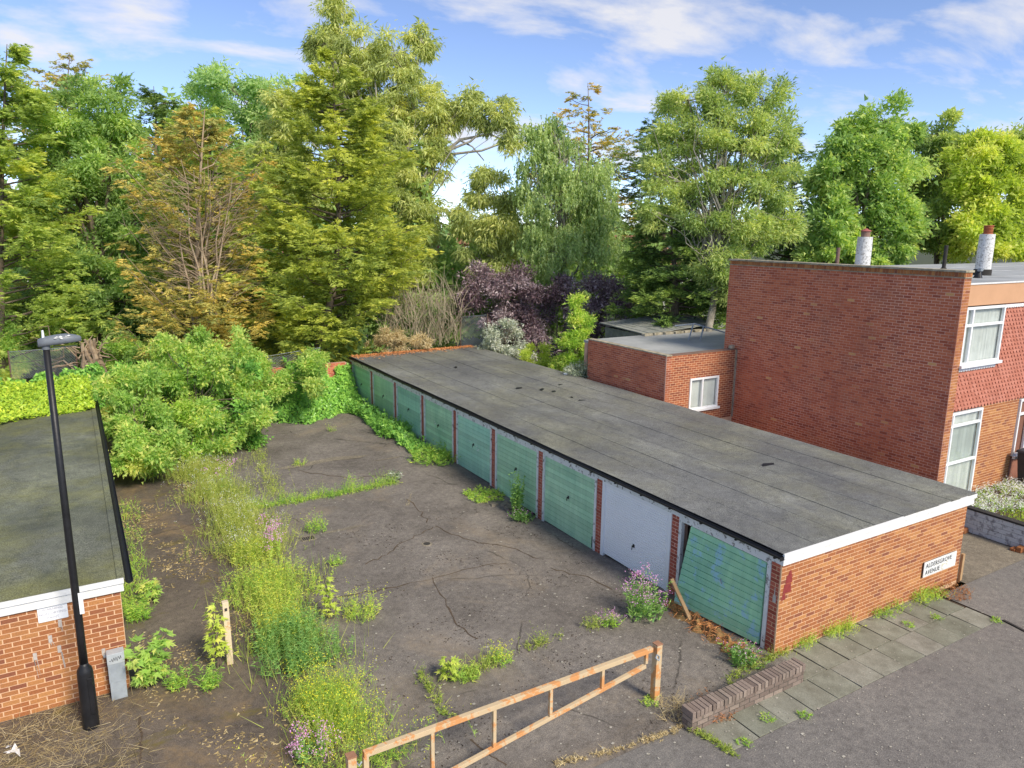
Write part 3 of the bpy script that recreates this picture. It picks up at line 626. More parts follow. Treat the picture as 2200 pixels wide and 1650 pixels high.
# ------------------------------------------------------------------ barrier gate
bg_ = thing('barrier_gate', 'rusty orange metal swing barrier with sloping lower rail and five uprights', 'gate', (-7.5, .1, 0))
GY = .1
def rail(a, b, w=.06, h=.06, nm='rail'): return MB().beam(a, b, w, h).build(nm, M['rusty_gate'], bg_, bevel=.004)
rail((-7.56, GY, .945), (-2.83, GY, .95), .075, .075, 'top_rail'); zl = lambda x: .70+(x+2.92)*.148
rail((-7.50, GY, zl(-7.5)), (-2.95, GY, zl(-2.95)+.0), nm='lower_rail')
for x in (-6.62, -5.68, -4.74, -3.8): rail((x, GY, zl(x)+.032), (x, GY, .906), .05, .05, 'upright')
rail((-7.535, GY, .02), (-7.535, GY, .905), .07, .07, 'upright'); rail((-2.94, GY, .735), (-2.94, GY, .91), .05, .05, 'upright')
def post(name, label, x, y, h, w=.11, cap=True, grp=None):
    t = thing(name, label, 'post', (x, y, 0), grp); MB().box(x-w/2, x+w/2, y-w/2, y+w/2, -.15, h).build('shaft', M['rusty_gate'], t, bevel=.005)
    if cap: MB().box(x-w/2-.006, x+w/2+.006, y-w/2-.006, y+w/2+.006, h+.001, h+.02).build('cap', mat_plain('rust_cap', (.36, .19, .11), (.28, .13, .07), 8, .8), t, bevel=.004)
    return t
post('gate_post', 'square gate post with brown cap beside the low brick wall', -2.71, .1, 1.0)
post('gate_post', 'square orange gate post at the lower left end of the barrier', -7.72, .1, .98)
mb = MB().tube([(-2.80, .03, .82), (-2.76, .0, .78), (-2.72, .03, .82), (-2.76, .05, .86), (-2.80, .03, .82)], .012, 6); mb.build('chain_link', M['grey_metal'], bg_)
mb = MB().tube([(-7.60, .06, .88), (-7.64, .03, .86), (-7.66, .1, .87)], .012, 6); mb.build('chain_link', M['grey_metal'], bg_)
fp = thing('timber_marker', 'lone cream painted post standing in weeds near the lamp', 'post', (-8.4, 4.56, 0))
MB().beam((-8.4, 4.56, -.1), (-8.41, 4.57, 1.16), .10, .10).build('shaft', mat_flake('cream_post', (.74, .60, .40), (.62, .38, .18), .58, 5.), fp, bevel=.004)
MB().box(-8.43, -8.39, 4.505, 4.5125, 1.01, 1.06).build('latch_slot', M['dark'], fp)

# ------------------------------------------------------------------ street lamp
LX, LY = -10.51, 3.87
lp = thing('street_lamp', 'tall black street lamp post with flat grey lantern in front of the left garages', 'street lamp', (LX, LY, 0))
MB().lathe([(.115, -.05), (.112, .03), (.108, .90), (.10, .96), (.062, 1.02), (.058, 1.06)], LX, LY, 24).build('base', M['black'], lp, smooth=True)
MB().tube([(LX+.075, LY-.084, .28), (LX+.075, LY-.084, .82)], .0, 4).box(LX+.02, LX+.085, LY-.118, LY-.085, .25, .85).build('access_door', M['black'], lp, bevel=.004)
MB().lathe([(.058, 1.06), (.055, 1.5), (.048, 3.5), (.042, 5.75)], LX-.0, LY, 20).build('pole', M['black'], lp, smooth=True)
# lantern
prof = [(-.09, .05, .04), (-.08, .07, .06), (.0, .08, .08), (.14, .095, .09), (.24, .10, .085), (.33, .08, .06), (.40, .04, .03), (.42, .012, .012)]
mb = MB(); n = 14
for (u, hw, hh) in prof:
    for k in range(n):
        t = 2*math.pi*k/n; c, s = math.cos(t), math.sin(t)
        mb.v.append((LX+u, LY+hw*np.sign(c)*abs(c)**.7, 5.835+.10*u+(hh*.95*abs(s)**.8 if s > 0 else -.05*abs(s)**.5)))
for i in range(len(prof)-1):
    for k in range(n): k2 = (k+1) % n; mb.f.append((i*n+k, i*n+k2, (i+1)*n+k2, (i+1)*n+k)); mb.m.append(0)
mb.f += [tuple(range(n))[::-1], tuple((len(prof)-1)*n+k for k in range(n))]; mb.m += [0, 0]
lan = mb.build('lantern', M['lamp_metal'], lp, smooth=True)
MB().lathe([(.05, 5.74), (.052, 5.80)], LX, LY, 16).build('spigot', M['lamp_metal'], lp)
MB().box(LX+.08, LX+.36, LY-.07, LY+.07, 5.768, 5.782).build('lens', M['glass'], lan)
mb = MB()
for q in range(13):
    u = random.uniform(.10, .30); a = random.uniform(.25, 1.15); yy = LY-.094*math.cos(a)**.7; zz = 5.835+.06*u+.088*math.sin(a)**.8*.95
    mb.lathe([(random.uniform(.008, .03), zz-.004), (.004, zz+.006)], LX+u, yy, 7)
mb.build('dropping', M['white'], lan)
MB().tube([(LX-.02, LY, 5.9), (LX-.02, LY, 6.0)], [.018, .012], 8).build('photocell', M['upvc'], lan)
MB().box(LX+.028, LX+.085, LY-.057, LY-.052, 1.86, 2.19).build('number_plate', M['upvc'], lp)

# ------------------------------------------------------------------ left garages
LG = -9.93; LY0 = 4.65; LYE = 18.9; LZ = 1.72
lg = thing('garage_block', 'flat mossy roofed brick garage block at the left behind the lamp', 'garages', (LG, LY0, 0))
w = MB().box(-19, LG, LY0, LY0+.2, -.1, LZ).build('end_wall', M['mortar'], lg)
bf = brick_face((LG, LY0), (-1, 0), (0, -1), BL*10, 0, LZ)
far_ = brick_face((LG-BL*10, LY0), (-1, 0), (0, -1), 6.6, 0, LZ, u0=.0)
lay_bricks([(bf, M['brick_orange'], w), (far_, M['brick_orange'], w)], lg)
MB().box(-19, LG, LYE-.2, LYE, -.1, LZ).build('far_wall', M['mortar'], lg)
MB().box(LG-.24, LG-.10, LY0+.21, LYE-.21, -.1, LZ).build('door_side_wall', M['brick_pillar'], lg)
for k in range(5):
    y = LY0+.3+k*2.75; gd = MB().box(LG-.098, LG-.05, y, y+2.3, .02, LZ-.1).build('garage_door', M['door_green'], lg)
    for i in range(12): MB().box(LG-.0495, LG-.038, y+.01, y+2.29, .03+i*.132, .03+i*.132+.122).build('board', M['door_green'], gd)
MB().box(-19, LG+.05, LY0-.05, LY0-.003, LZ, LZ+.19).build('end_fascia', M['white'], lg)
MB().box(-19, LG+.06, LY0-.075, LY0-.051, LZ+.14, LZ+.225).build('drip_trim', M['white'], lg)
MB().box(-19, LG+.05, LY0-.002, LYE+.05, LZ+.10, LZ+.185).build('roof_deck', M['dark'], lg)
for i in range(8):
    xa = LG+.075-i*1.15; xb = xa-1.18; mb = MB(); ny = 30
    for j in range(ny+1):
        y = LY0-.06+j*(LYE-LY0+.1)/ny; mb.v += [(xb, y, LZ+.193-.004*(i % 2)), ((xa+xb)/2, y, LZ+.20+.008*math.sin(y*1.3+i)), (xa, y, LZ+.197+.003*(i % 2))]
    for j in range(ny):
        for s in range(2): a = j*3+s; mb.f.append((a, a+1, a+4, a+3)); mb.m.append(0)
    mb.build('felt_sheet', M['felt_moss'], lg)
MB().box(LG-.03, LG+.08, LY0-.05, LYE, LZ+.1985, LZ+.225).build('edge_upstand', M['felt_moss'], lg)
gutter(lg, LG+.135, LY0-.1, LYE, LZ+.19, 1)
ws = thing('warning_sign', 'small white notice with faded lettering on the left garage wall', 'sign', (-10.86, LY0-.01, 1.52))
MB().box(-11.05, -10.66, LY0-.018, LY0-.0075, 1.47, 1.71).build('board', M['upvc'], ws)
for s_, x, z in (('WARNING', -10.855, 1.645), ('NON-DRYING', -10.855, 1.575), ('PAINT', -10.855, 1.505)): text_mesh('lettering', s_, .056, M['ink_faded'], ws, (x, LY0-.0195, z), (1, 0, 0), (0, 0, 1), align='CENTER')
mb = MB()
for (x, z, L) in ((-11.15, .95, .45), (-10.83, .98, .42), (-10.93, 1.18, .22), (-10.78, 1.40, .18), (-10.25, .75, .14)):
    mb.box(x-.025, x+.025, LY0-.0095, LY0-.0066, z-.07, z+.05)
    for q in range(3): xx = x+random.uniform(-.02, .03); mb.add([(xx-.004, LY0-.0085, z-.07), (xx+.006, LY0-.0085, z-.07), (xx+.012+.03*L, LY0-.0085, z-L*random.uniform(.6, 1)), (xx+.008+.03*L, LY0-.0085, z-L*random.uniform(.6, 1))], [(0, 1, 2, 3)])
mb.build('mortar_drip', M['plaster'], lg)
# cabinet
cb = thing('utility_cabinet', 'narrow grey metal cabinet with scribbled top panel against the left garage wall', 'cabinet', (-10.1, 4.45, 0))
CX0, CX1, CY0, CY1 = -10.21, -9.985, 4.40, 4.56
MB().box(CX0, CX1, CY0, CY1, -.05, .30).build('plinth', M['grey_metal'], cb, bevel=.004)
MB().box(CX0-.006, CX1+.006, CY0-.006, CY1+.002, .302, .62).build('door', M['grey_metal'], cb, bevel=.004)
MB().box(CX0-.01, CX1+.01, CY0-.012, CY1+.004, .622, .80).build('hood', mat_plain('pale_cabinet', (.46, .49, .50), (.38, .41, .43), 8, .5), cb, bevel=.006)
MB().box(CX0-.05, CX1+.06, CY1+.006, CY1+.03, .68, .72).build('strap', M['grey_metal'], cb)
mb = MB(); zz = CY0-.0135
pts = [(-10.19, .70), (-10.17, .68), (-10.15, .72), (-10.14, .67), (-10.12, .735), (-10.11, .68), (-10.09, .74), (-10.08, .67), (-10.06, .745), (-10.04, .69), (-10.03, .75), (-10.02, .70)]
for a, b in zip(pts[:-1], pts[1:]): mb.beam((a[0], zz, a[1]), (b[0], zz, b[1]), .001, .006)
mb.build('scribble', M['ink'], cb)

# ------------------------------------------------------------------ house
HX, HY, HYB, HT = 9.65, 2.66, 10.6, 6.50
hs = thing('brick_house', 'two storey flat roofed red brick house with tile hung front and single storey rear extension', 'house', (HX, HY, 0))
groups = []
gw = MB().box(HX, HX+.33, HY, HYB, -.1, HT-.19).build('gable_wall', M['mortar_red'], hs)
groups.append((brick_face((HX, HYB), (0, -1), (-1, 0), HYB-HY, 0, HT-.19, ch=.0785), M['brick_red'], gw))
fin = brick_face((HX, HY), (1, 0), (0, -1), .33, 0, HT-.19, ch=.0785)
groups.append((fin, M['brick_orange'], gw))
MB().box(HX-.022, HX+.335, HY-.022, HYB+.02, HT-.189, HT-.165).build('string_course', M['stone'], hs)
MB().box(HX, HX+.33, HY, HYB, HT-.164, HT-.045).build('parapet_core', M['mortar'], hs)
nsd = int((HYB-HY)/.087)
for i in range(nsd):
    y = HY+.004+i*(HYB-HY-.01)/nsd; MB().box(HX-.012, HX+.1, y, y+.074, HT-.162, HT-.047).build('soldier_brick', M['brick_orange'], hs)
for i in range(4): MB().box(HX+.005+i*.083, HX+.077+i*.083, HY-.012, HY-.001, HT-.162, HT-.047).build('soldier_brick', M['brick_orange'], hs)
ncs = 9
for i in range(ncs):
    y = HY-.04+i*(HYB-HY+.08)/ncs; MB().box(HX-.045, HX+.37, y+.003, y+(HYB-HY+.08)/ncs-.003, HT-.044, HT+.012).build('coping_stone', M['stone'], hs, bevel=.006)
# front
FY = HY+.08; ZF = 2.68
pw = MB().box(11.62, 13.66, FY, FY+.2, -.1, ZF-.002).build('front_brick_panel', M['mortar'], hs)
groups.append((brick_face((11.62, FY), (1, 0), (0, -1), 2.04, 0, ZF-.002, ch=.078), M['brick_orange'], pw))
MB().box(13.66, 40, FY+.05, FY+.2, -.1, ZF).build('lower_front', M['brick_far'], hs)
MB().box(9.99, 40, FY+.02, FY+.2, ZF, 3.97).box(11.965, 40, FY+.02, FY+.2, 3.971, 5.57).build('tile_backing', mat_plain('tile_shade', (.22, .075, .05), (.18, .06, .04), 3, .9), hs)
MB().box(9.985, 40, FY-.05, FY-.0, 5.575, 6.14).build('fascia_panel', M['tan'], hs)
MB().box(9.985, 40, FY-.075, FY-.052, 6.135, 6.175).build('roof_edge_trim', M['white'], hs)
rf = MB().box(9.985, 40, FY, HYB+.3, 6.02, 6.15).build('roof', M['roof_grey'], hs)
MB().box(HX+.331, 40, HYB-.25, HYB+.02, -.1, 6.019).build('rear_wall', M['mortar_red'], hs)
for y in (4.3, 6.4, 8.5): MB().box(9.99, 39.9, y, y+.05, 6.151, 6.168).build('roof_rib', M['roof_grey'], rf)
def window(x0, x1, z0, z1, y, mull, trans, sill=True, parent=hs, open_first=False):
    wn_ = MB(); t = .07
    wn_.box(x0, x1, y-.05, y+.03, z1-t, z1).box(x0, x1, y-.05, y+.03, z0, z0+t)
    for x in [x0]+[m-t/2 for m in mull]+[x1-t]: wn_.box(x, x+t, y-.048, y+.028, z0+t+.001, z1-t-.001)
    xs = [x0+t]+[v for m in mull for v in (m-t/2, m+t/2)]+[x1-t]
    for i in range(0, len(xs), 2):
        for zt in trans: wn_.box(xs[i]+.001, xs[i+1]-.001, y-.046, y+.026, zt-t/2, zt+t/2)
    wo_ = wn_.build('window', M['upvc'], parent, bevel=.004)
    for i in range(0, len(xs), 2):
        zs = [z0+t]+[v for q in trans for v in (q-t/2, q+t/2)]+[z1-t]
        for k in range(0, len(zs), 2):
            MB().add([(xs[i], y-.012, zs[k]), (xs[i+1], y-.012, zs[k]), (xs[i+1], y-.012, zs[k+1]), (xs[i], y-.012, zs[k+1])], [(0, 1, 2, 3)]).build('pane', M['pane'], wo_)
    mb = MB(); n = int((x1-x0)/.035); zc = [(x0+.02+(x1-x0-.04)*k/n, y+.075+.022*(1 if k % 2 else -1)+random.uniform(-.008, .008)) for k in range(n+1)]
    mb.v = [(a, b, z0+.02) for a, b in zc]+[(a, b, z1-.02) for a, b in zc]; mb.f = [(k, k+1, n+2+k, n+1+k) for k in range(n)]; mb.m = [0]*n
    mb.build('net_curtain', M['curtain'], wo_)
    MB().box(x0-.02, x1+.02, y+.20, y+.22, z0, z1).build('room_back', M['dark'], wo_)
    if sill: MB().box(x0-.05, x1+.05, y-.13, y-.051, z0-.06, z0+.02).build('sill', M['upvc'], wo_, bevel=.006)
    return wo_
m, ns, ls = new_mat('window_pane'); gl = ns.new('ShaderNodeBsdfGlossy'); gl.inputs['Roughness'].default_value = .03; tr = ns.new('ShaderNodeBsdfTransparent'); tr.inputs[0].default_value = (.96, .98, .97, 1)
mxs = ns.new('ShaderNodeMixShader'); lwt = ns.new('ShaderNodeLayerWeight'); lwt.inputs[0].default_value = .5; pw_ = math_(ns, ls, 'POWER', lwt.outputs['Facing'], 4.); ls.new(math_(ns, ls, 'ADD', math_(ns, ls, 'MULTIPLY', pw_, .6), .07), mxs.inputs[0]); ls.new(tr.outputs[0], mxs.inputs[1]); ls.new(gl.outputs[0], mxs.inputs[2]); om = ns.new('ShaderNodeOutputMaterial'); ls.new(mxs.outputs[0], om.inputs[0])
M['pane'] = m
window(9.99, 11.96, 3.98, 5.54, FY-.03, [10.35], [5.05])
window(9.99, 11.60, .12, 2.66, FY-.0, [10.13], [2.28, 1.2], sill=False)
window(13.7, 15.4, .9, 2.66, FY-.0, [14.3], [2.2])
# scalloped trims under the windows, and the hung tiles
def scallop(x0, x1, z, y):
    n = int((x1-x0)/.12); mb = MB()
    for k in range(n):
        c = x0+(k+.5)*(x1-x0)/n; r = (x1-x0)/n*.49; pts = [(c-r, z+.06), (c+r, z+.06)]+[(c+r*math.cos(t), z-.6*r*math.sin(t)) for t in np.linspace(0, math.pi, 7)]
        L_ = len(pts); mb.add([(a, y, b) for a, b in pts]+[(a, y+.012, b) for a, b in pts], [tuple(range(L_))]+[(i, L_+i, L_+(i+1) % L_, (i+1) % L_) for i in range(L_)])
    mb.build('scalloped_trim', M['upvc'], hs)
scallop(9.99, 11.9, 3.84, FY-.045); scallop(11.98, 15.5, 5.48, FY-.045)
tile_mat = mat_brick('hung_tile', [(0., (.44, .155, .10)), (.5, (.50, .185, .125)), (1., (.54, .215, .15))], (.2, .08, .06), .3)
TW, TG = .168, .118; rowz = ZF+.02; r = 0; tiles = []; rest = MB()
tm = MB(); pr = [(-TW/2+.034, .0), (TW/2-.034, .0), (TW/2-.026, .045), (TW/2-.001, .06), (TW/2-.001, .19), (-TW/2+.001, .19), (-TW/2+.001, .06), (-TW/2+.026, .045)]
LT = len(pr); tv = [(a, -.040+.032*b/.19, b) for a, b in pr]+[(a, -.022+.032*b/.19, b) for a, b in pr]
tf = [tuple(range(LT))[::1]]+[(i, LT+i, LT+(i+1) % LT, (i+1) % LT) for i in range(LT)]
tme = bpy.data.meshes.new('tile'); tme.from_pydata(tv, [], tf); tme.materials.append(tile_mat); tme.update()
tb = hs.children[[c.name.split('.')[0] for c in hs.children].index('tile_backing')]
while rowz < 5.5:
    x = 10.0+TW/2+(TW/2 if r % 2 else 0)
    while x < 15.5:
        if not (9.95 < x < 12.02 and rowz+.19 > 3.84) and rowz < 5.42: tiles.append((x, FY+.018, rowz))
        x += TW
    rowz += TG; r += 1
tiles.sort(key=lambda t: depth(t))
for i, t in enumerate(tiles):
    if i < 300:
        o = bpy.data.objects.new('tile', tme); o.location = t; link(o, tb)
    else: rest.add([(a+t[0], b+t[1], c+t[2]) for a, b, c in tv], tf)
tag(rest.build('tile_hanging', tile_mat, tb), kind='stuff')
# rear extension
EX, EY, EYB, ET = 6.40, 10.02, 14.3, 3.43
w1 = MB().box(EX, EX+.22, EY, EYB, -.1, ET-.03).build('extension_side_wall', M['mortar_red'], hs)
groups.append((brick_face((EX, EYB), (0, -1), (-1, 0), EYB-EY-.03, 1.2, ET-.03, ch=.077), M['brick_red'], w1))
w2 = MB().box(EX+.221, HX-.001, EY, EY+.2, -.1, 1.44).box(EX+.221, 7.50, EY, EY+.2, 1.44, ET-.03).box(8.87, HX-.001, EY, EY+.2, 1.44, ET-.03).box(7.5, 8.87, EY, EY+.2, 2.57, ET-.03).build('extension_front_wall', M['mortar'], hs)
groups.append((brick_face((EX, EY), (1, 0), (0, -1), HX-EX-.05, 1.0, ET-.03, holes=((7.5-EX, 8.87-EX, 1.44, 2.57),), ch=.077), mat_brick('brick_orange_red', [(0., (.24, .07, .04)), (.4, (.36, .11, .05)), (.8, (.45, .15, .065)), (1., (.30, .09, .05))], (.13, .08, .05), .4), w2))
window(7.51, 8.86, 1.46, 2.56, EY+.02, [8.1], [])
MB().box(EX-.012, EX+.235, EY-.012, EYB+.01, ET-.029, ET+.012).build('coping', M['stone'], hs, bevel=.008)
MB().box(EX+.236, HX-.002, EY-.012, EY+.22, ET-.029, ET+.006).build('coping', M['brick_dark'], hs, bevel=.008)
MB().box(HX-.05, HX-.002, EY-.05, EY-.013, 1., ET-.03).build('corner_fillet', M['stone'], hs)
MB().box(EX+.236, 18, EY+.221, EYB+.6, ET-.22, ET-.13).build('extension_roof', M['roof_grey'], hs)
MB().box(EX+.236, 18, EYB+.35, EYB+.55, -.1, ET-.221).build('extension_rear_wall', M['mortar_red'], hs)
MB().box(HX-.30, HX-.12, EY-.02, EY+.12, ET+.02, ET+.13).build('vent_block', M['stone'], hs, bevel=.02)
lay_bricks(groups, hs)
for i in range(7): x = 9.4+i*.55; tag(MB().box(x, x+.44, EYB+.28+random.uniform(-.03, .03), EYB+.46, ET-.128, ET-.03).build('loose_block', M['stone'], bevel=.01), 'pale loose block along the rear roof edge, %s from the purple hedge' % ('first','second','third','fourth','fifth','sixth','seventh')[i], 'block', 'blocks along the extension roof')
# flues and pipes on the roof
def flue(x, y, zt, cap, label):
    t = thing('chimney_flue', label, 'chimney', (x, y, 6.15))
    MB().lathe([(.26, 6.10), (.26, 6.32), (.235, 6.34)], x, y, 24).build('flashing', M['dark'], t)
    MB().lathe([(.225, 6.341), (.225, zt-.43), (.23, zt-.42), (.23, zt-.40), (.225, zt-.39), (.22, zt)], x, y, 28).build('stack', M['flue_paint'], t, smooth=False)
    if cap == 'cowl':
        MB().lathe([(.13, zt+.001), (.135, zt+.17)], x, y, 20).build('neck', M['brick_dark'], t); MB().lathe([(.165, zt+.171), (.155, zt+.195), (.06, zt+.23), (.05, zt+.25), (.01, zt+.26)], x, y, 20).build('cap', mat_plain('red_cap', (.40, .12, .10), (.30, .08, .07), 6, .7), t)
    else:
        p = [(.15, zt+.001)]
        for q in range(5): z = zt+.025+q*.045; p += [(.15, z), (.125, z+.010), (.125, z+.026), (.15, z+.036)]
        p += [(.15, zt+.27), (.12, zt+.275)]
        MB().lathe(p, x, y, 20).build('pot', M['terracotta'], t)
flue(11.32, 6.7, 7.32, 'cowl', 'round white flue with red cap behind the parapet, nearer the trees')
flue(15.2, 5.05, 7.45, 'pot', 'mottled white flue with terracotta pot at the right of the house roof')
def pipe(x, y, zt, r, mat, label):
    t = thing('vent_pipe', label, 'vent pipe', (x, y, 6.15)); MB().tube([(x, y, 6.14), (x, y, zt)], r, 12).build('pipe', M[mat], t, smooth=False); MB().lathe([(r*2, 6.151), (r*1.3, 6.26)], x, y, 14).build('collar', M['dark'], t)
pipe(12.3, 8.3, 6.95, .06, 'brick_dark', 'short brown vent pipe left of the white capped flue'); pipe(17.0, 7.3, 7.05, .065, 'dark', 'dark vent pipe standing on the roof between the two flues')
t = thing('roof_vent', 'small black cowl vent near the front edge of the house roof', 'vent', (13.3, 4.2, 6.15)); MB().lathe([(.13, 6.14), (.08, 6.3), (.05, 6.36)], 13.3, 4.2, 14).build('base', M['black'], t); MB().tube([(13.3, 4.2, 6.35), (13.28, 4.15, 6.42), (13.25, 4.08, 6.40)], [.05, .06, .05], 10).build('cowl', M['grey_metal'], t)

# ------------------------------------------------------------------ right garden: retaining wall, bed, bin
rw = thing('garden_wall', 'low whitewashed block wall with black top beside the driveway', 'wall', (8.9, .8, 0))
core = MB().box(8.87, 9.02, -4.5, 1.95, -.1, .60).build('core', M['mortar_dark'], rw)
for r in range(5):
    y = -4.5-(.22 if r % 2 else 0)
    while y < 1.94:
        a, b = max(y, -4.5), min(y+.44, 1.95); y += .44
        if b-a > .06: MB().box(8.858+random.uniform(-.002, .002), 8.8698, a+.004, b-.004, .015+r*.117, .125+r*.117).build('block', M['stencil_white'], core)
MB().box(8.84, 9.05, -4.52, 1.97, .601, .65).build('coping', M['dark'], rw, bevel=.005)
for (y, h, lab) in ((1.35, .2, 'broken red brick stub at the far foot of the whitewashed wall'), (.05, .17, 'broken red brick stub at the near foot of the whitewashed wall')):
    t = thing('brick_stub', lab, 'bricks', (8.75, y, 0))
    for q in range(3):
        a = random.uniform(-.1, .1); x, yy = 8.72+random.uniform(-.03, .03), y+(q % 2)*.12; MB().box(x-.1, x+.1, yy-.055, yy+.055, .005+(q//2)*.07, .068+(q//2)*.07).build('brick', M['brick_orange'], t, bevel=.006)
mb = MB(); mb.add([(9.02, -4.5, .5), (25, -4.5, .45), (25, 2.75, .12), (9.02, 2.75, .12)], [(0, 1, 2, 3)]); tag(mb.build('flower_bed', M['soil']), kind='structure')
bn = thing('wheelie_bin', 'dark wheeled bin at the right edge below the lower front window', 'bin', (13.55, 2.15, .1))
bx, by = 13.75, 2.2
MB().hexa([(bx-.22, by-.25, .2), (bx+.22, by-.25, .2), (bx+.22, by+.2, .2), (bx-.22, by+.2, .2), (bx-.28, by-.33, 1.12), (bx+.28, by-.33, 1.12), (bx+.28, by+.3, 1.12), (bx-.28, by+.3, 1.12)]).build('body', M['bin'], bn, bevel=.03)
MB().hexa([(bx-.31, by-.37, 1.122), (bx+.31, by-.37, 1.122), (bx+.31, by+.34, 1.122), (bx-.31, by+.34, 1.122), (bx-.27, by-.30, 1.20), (bx+.27, by-.30, 1.20), (bx+.27, by+.32, 1.20), (bx-.27, by+.32, 1.20)]).build('lid', M['bin'], bn, bevel=.02)
for s in (-1, 1): MB().tube([(bx+s*.25, by+.05, .24), (bx+s*.31, by+.05, .24)], .12, 16).build('wheel', M['rubber'], bn)

# ------------------------------------------------------------------ vegetation generators
def rand_dirs(n): return unit(rng.normal(size=(n, 3)))
def curve(a, b, sag=0., n=5, wob=.04):
    a, b = np.array(a, float), np.array(b, float); L = np.linalg.norm(b-a); out = []
    for i in range(n):
        t = i/(n-1); p = a*(1-t)+b*t; p[2] += sag*L*math.sin(math.pi*t)
        if 0 < i < n-1: p += rng.normal(size=3)*wob*L
        out.append(p)
    return out
DENS = 2.1
def broadleaf(name, label, cat, base, d, lobes, leaf, bark='bark', n=30000, size=.17, clump=.75, droop=.25, strands=False, trunk_r=.22, group=None, extra_twigs=0, fill=.55, aspect=.5, hue0=.0, leaf2=None, ydepth=.9, stems=1, shell=.6):
    """tree or bush whose crown is many leaf clumps on limbs; lobes = (px, py, half width px, half height px, depth offset)"""
    n = int(n*DENS); size = size*DENS**-.5*1.08
    gz = float(base[2]) if len(base) > 2 else -.25
    base = np.array((base[0], base[1], gz)); t = thing(name, label, cat, base, group)
    LB = []
    for l in lobes:
        off = l[4] if len(l) > 4 else 0.; dd = d+off; LB.append((at_d(l[0], l[1], dd), np.array((l[2]*dd/FOC, l[2]*dd/FOC*ydepth, l[3]*dd/FOC))))
    wsum = sum(r[0]*r[2]+.3*r[0] for _, r in LB); cen = sum(c*(r[0]*r[2]) for c, r in LB)/sum(r[0]*r[2] for _, r in LB)
    mb = MB(); top = cen.copy(); zlow = min(c[2]-r[2] for c, r in LB)
    fork = base*(.45)+np.array((cen[0], cen[1], max(zlow, base[2]+.4)))*.55; fork[2] = base[2]+(cen[2]-base[2])*.45
    for s in range(stems):
        jb = base+np.array((rng.normal()*.25*(stems > 1), rng.normal()*.25*(stems > 1), -.1)); mb.tube(curve(jb, fork, 0, 5, .015), [trunk_r*1.25, trunk_r, trunk_r*.92, trunk_r*.85, trunk_r*.75], 9)
    mb.tube(curve(fork, cen+np.array((0, 0, .4*(max(c[2]+r[2] for c, r in LB)-cen[2]))), 0, 5, .02), [trunk_r*.75, trunk_r*.6, trunk_r*.45, trunk_r*.28, trunk_r*.12], 7)
    Ps, Ds, Hs = [], [], []
    for c, r in LB:
        share = (r[0]*r[2]+.3*r[0])/wsum; nl = int(n*share); ncl = max(5, int(1.0*(r[0]*r[2])/(clump*clump)*3.2*fill+4)); per = max(4, nl//ncl)
        lr = trunk_r*.42; p0 = fork+(cen-fork)*rng.uniform(.0, .8); mb.tube(curve(p0, c, .05, 5, .04), [lr, lr*.8, lr*.65, lr*.5, lr*.3], 6, False)
        dirs = rand_dirs(ncl); rad = (rng.uniform(size=ncl)**.6)*(1-shell)+shell; cc_ = c+dirs*r*rad[:, None]
        for k in range(ncl):
            if rng.uniform() < .55+.4*(extra_twigs > 0): mb.tube(curve(c+(cc_[k]-c)*.15*rng.uniform(), cc_[k], .04, 4, .05), [lr*.3, lr*.2, lr*.14, .008], 4, False)
            cs = clump*rng.uniform(.55, 1.25); off = rng.normal(size=(per, 3))*np.array((.5, .5, .36))*cs; hk = rng.normal()*.13
            if strands:
                ns_ = max(3, per//14); so_ = rng.normal(size=(ns_, 3))*np.array((.55, .55, .45))*cs; pick = rng.integers(0, ns_, per); tt = rng.uniform(size=per)*cs*rng.uniform(.5, 1.5, ns_)[pick]
                off = so_[pick]+np.stack([rng.normal(size=per)*.05*cs+so_[pick][:, 0]*.15, rng.normal(size=per)*.05*cs, -tt], 1); dr = rand_dirs(per)*.7+np.array((0, 0, -1.0))
            else: dr = unit(off)*.8+dirs[k]*.35+rand_dirs(per)*.75+np.array((0, 0, -droop))
            Ps.append(cc_[k]+off); Ds.append(dr); Hs.append(.5+hk+hue0+rng.normal(size=per)*.16)
    for _ in range(extra_twigs):
        c, r = LB[rng.integers(0, len(LB))]; q = c+unit(rng.normal(size=3)*(1, 1, .6)+np.array((0, 0, .45)))*r*rng.uniform(.8, 1.12); mb.tube(curve(fork+(cen-fork)*rng.uniform(.1, .9), q, .06, 6, .035), [trunk_r*.24, trunk_r*.18, trunk_r*.13, trunk_r*.09, .014, .008], 5, False)
    mb.build('trunk', M[bark], t, smooth=True)
    P, D, H = np.concatenate(Ps), np.concatenate(Ds), np.concatenate(Hs)
    nn = len(P); L = size*np.clip(rng.lognormal(-.05, .38, nn), .35, 2.)
    quads_mesh('crown', leaf_quads(P, D, L, L*aspect), M[leaf], t, H)
    if leaf2:
        m2 = max(50, nn//25); ii = rng.integers(0, nn, m2); quads_mesh('tip_leaves', leaf_quads(P[ii]+rng.normal(size=(m2, 3))*.05, D[ii]+np.array((0, 0, .6)), size, size*aspect), M[leaf2], t, rng.uniform(.3, .9, m2))
    return t
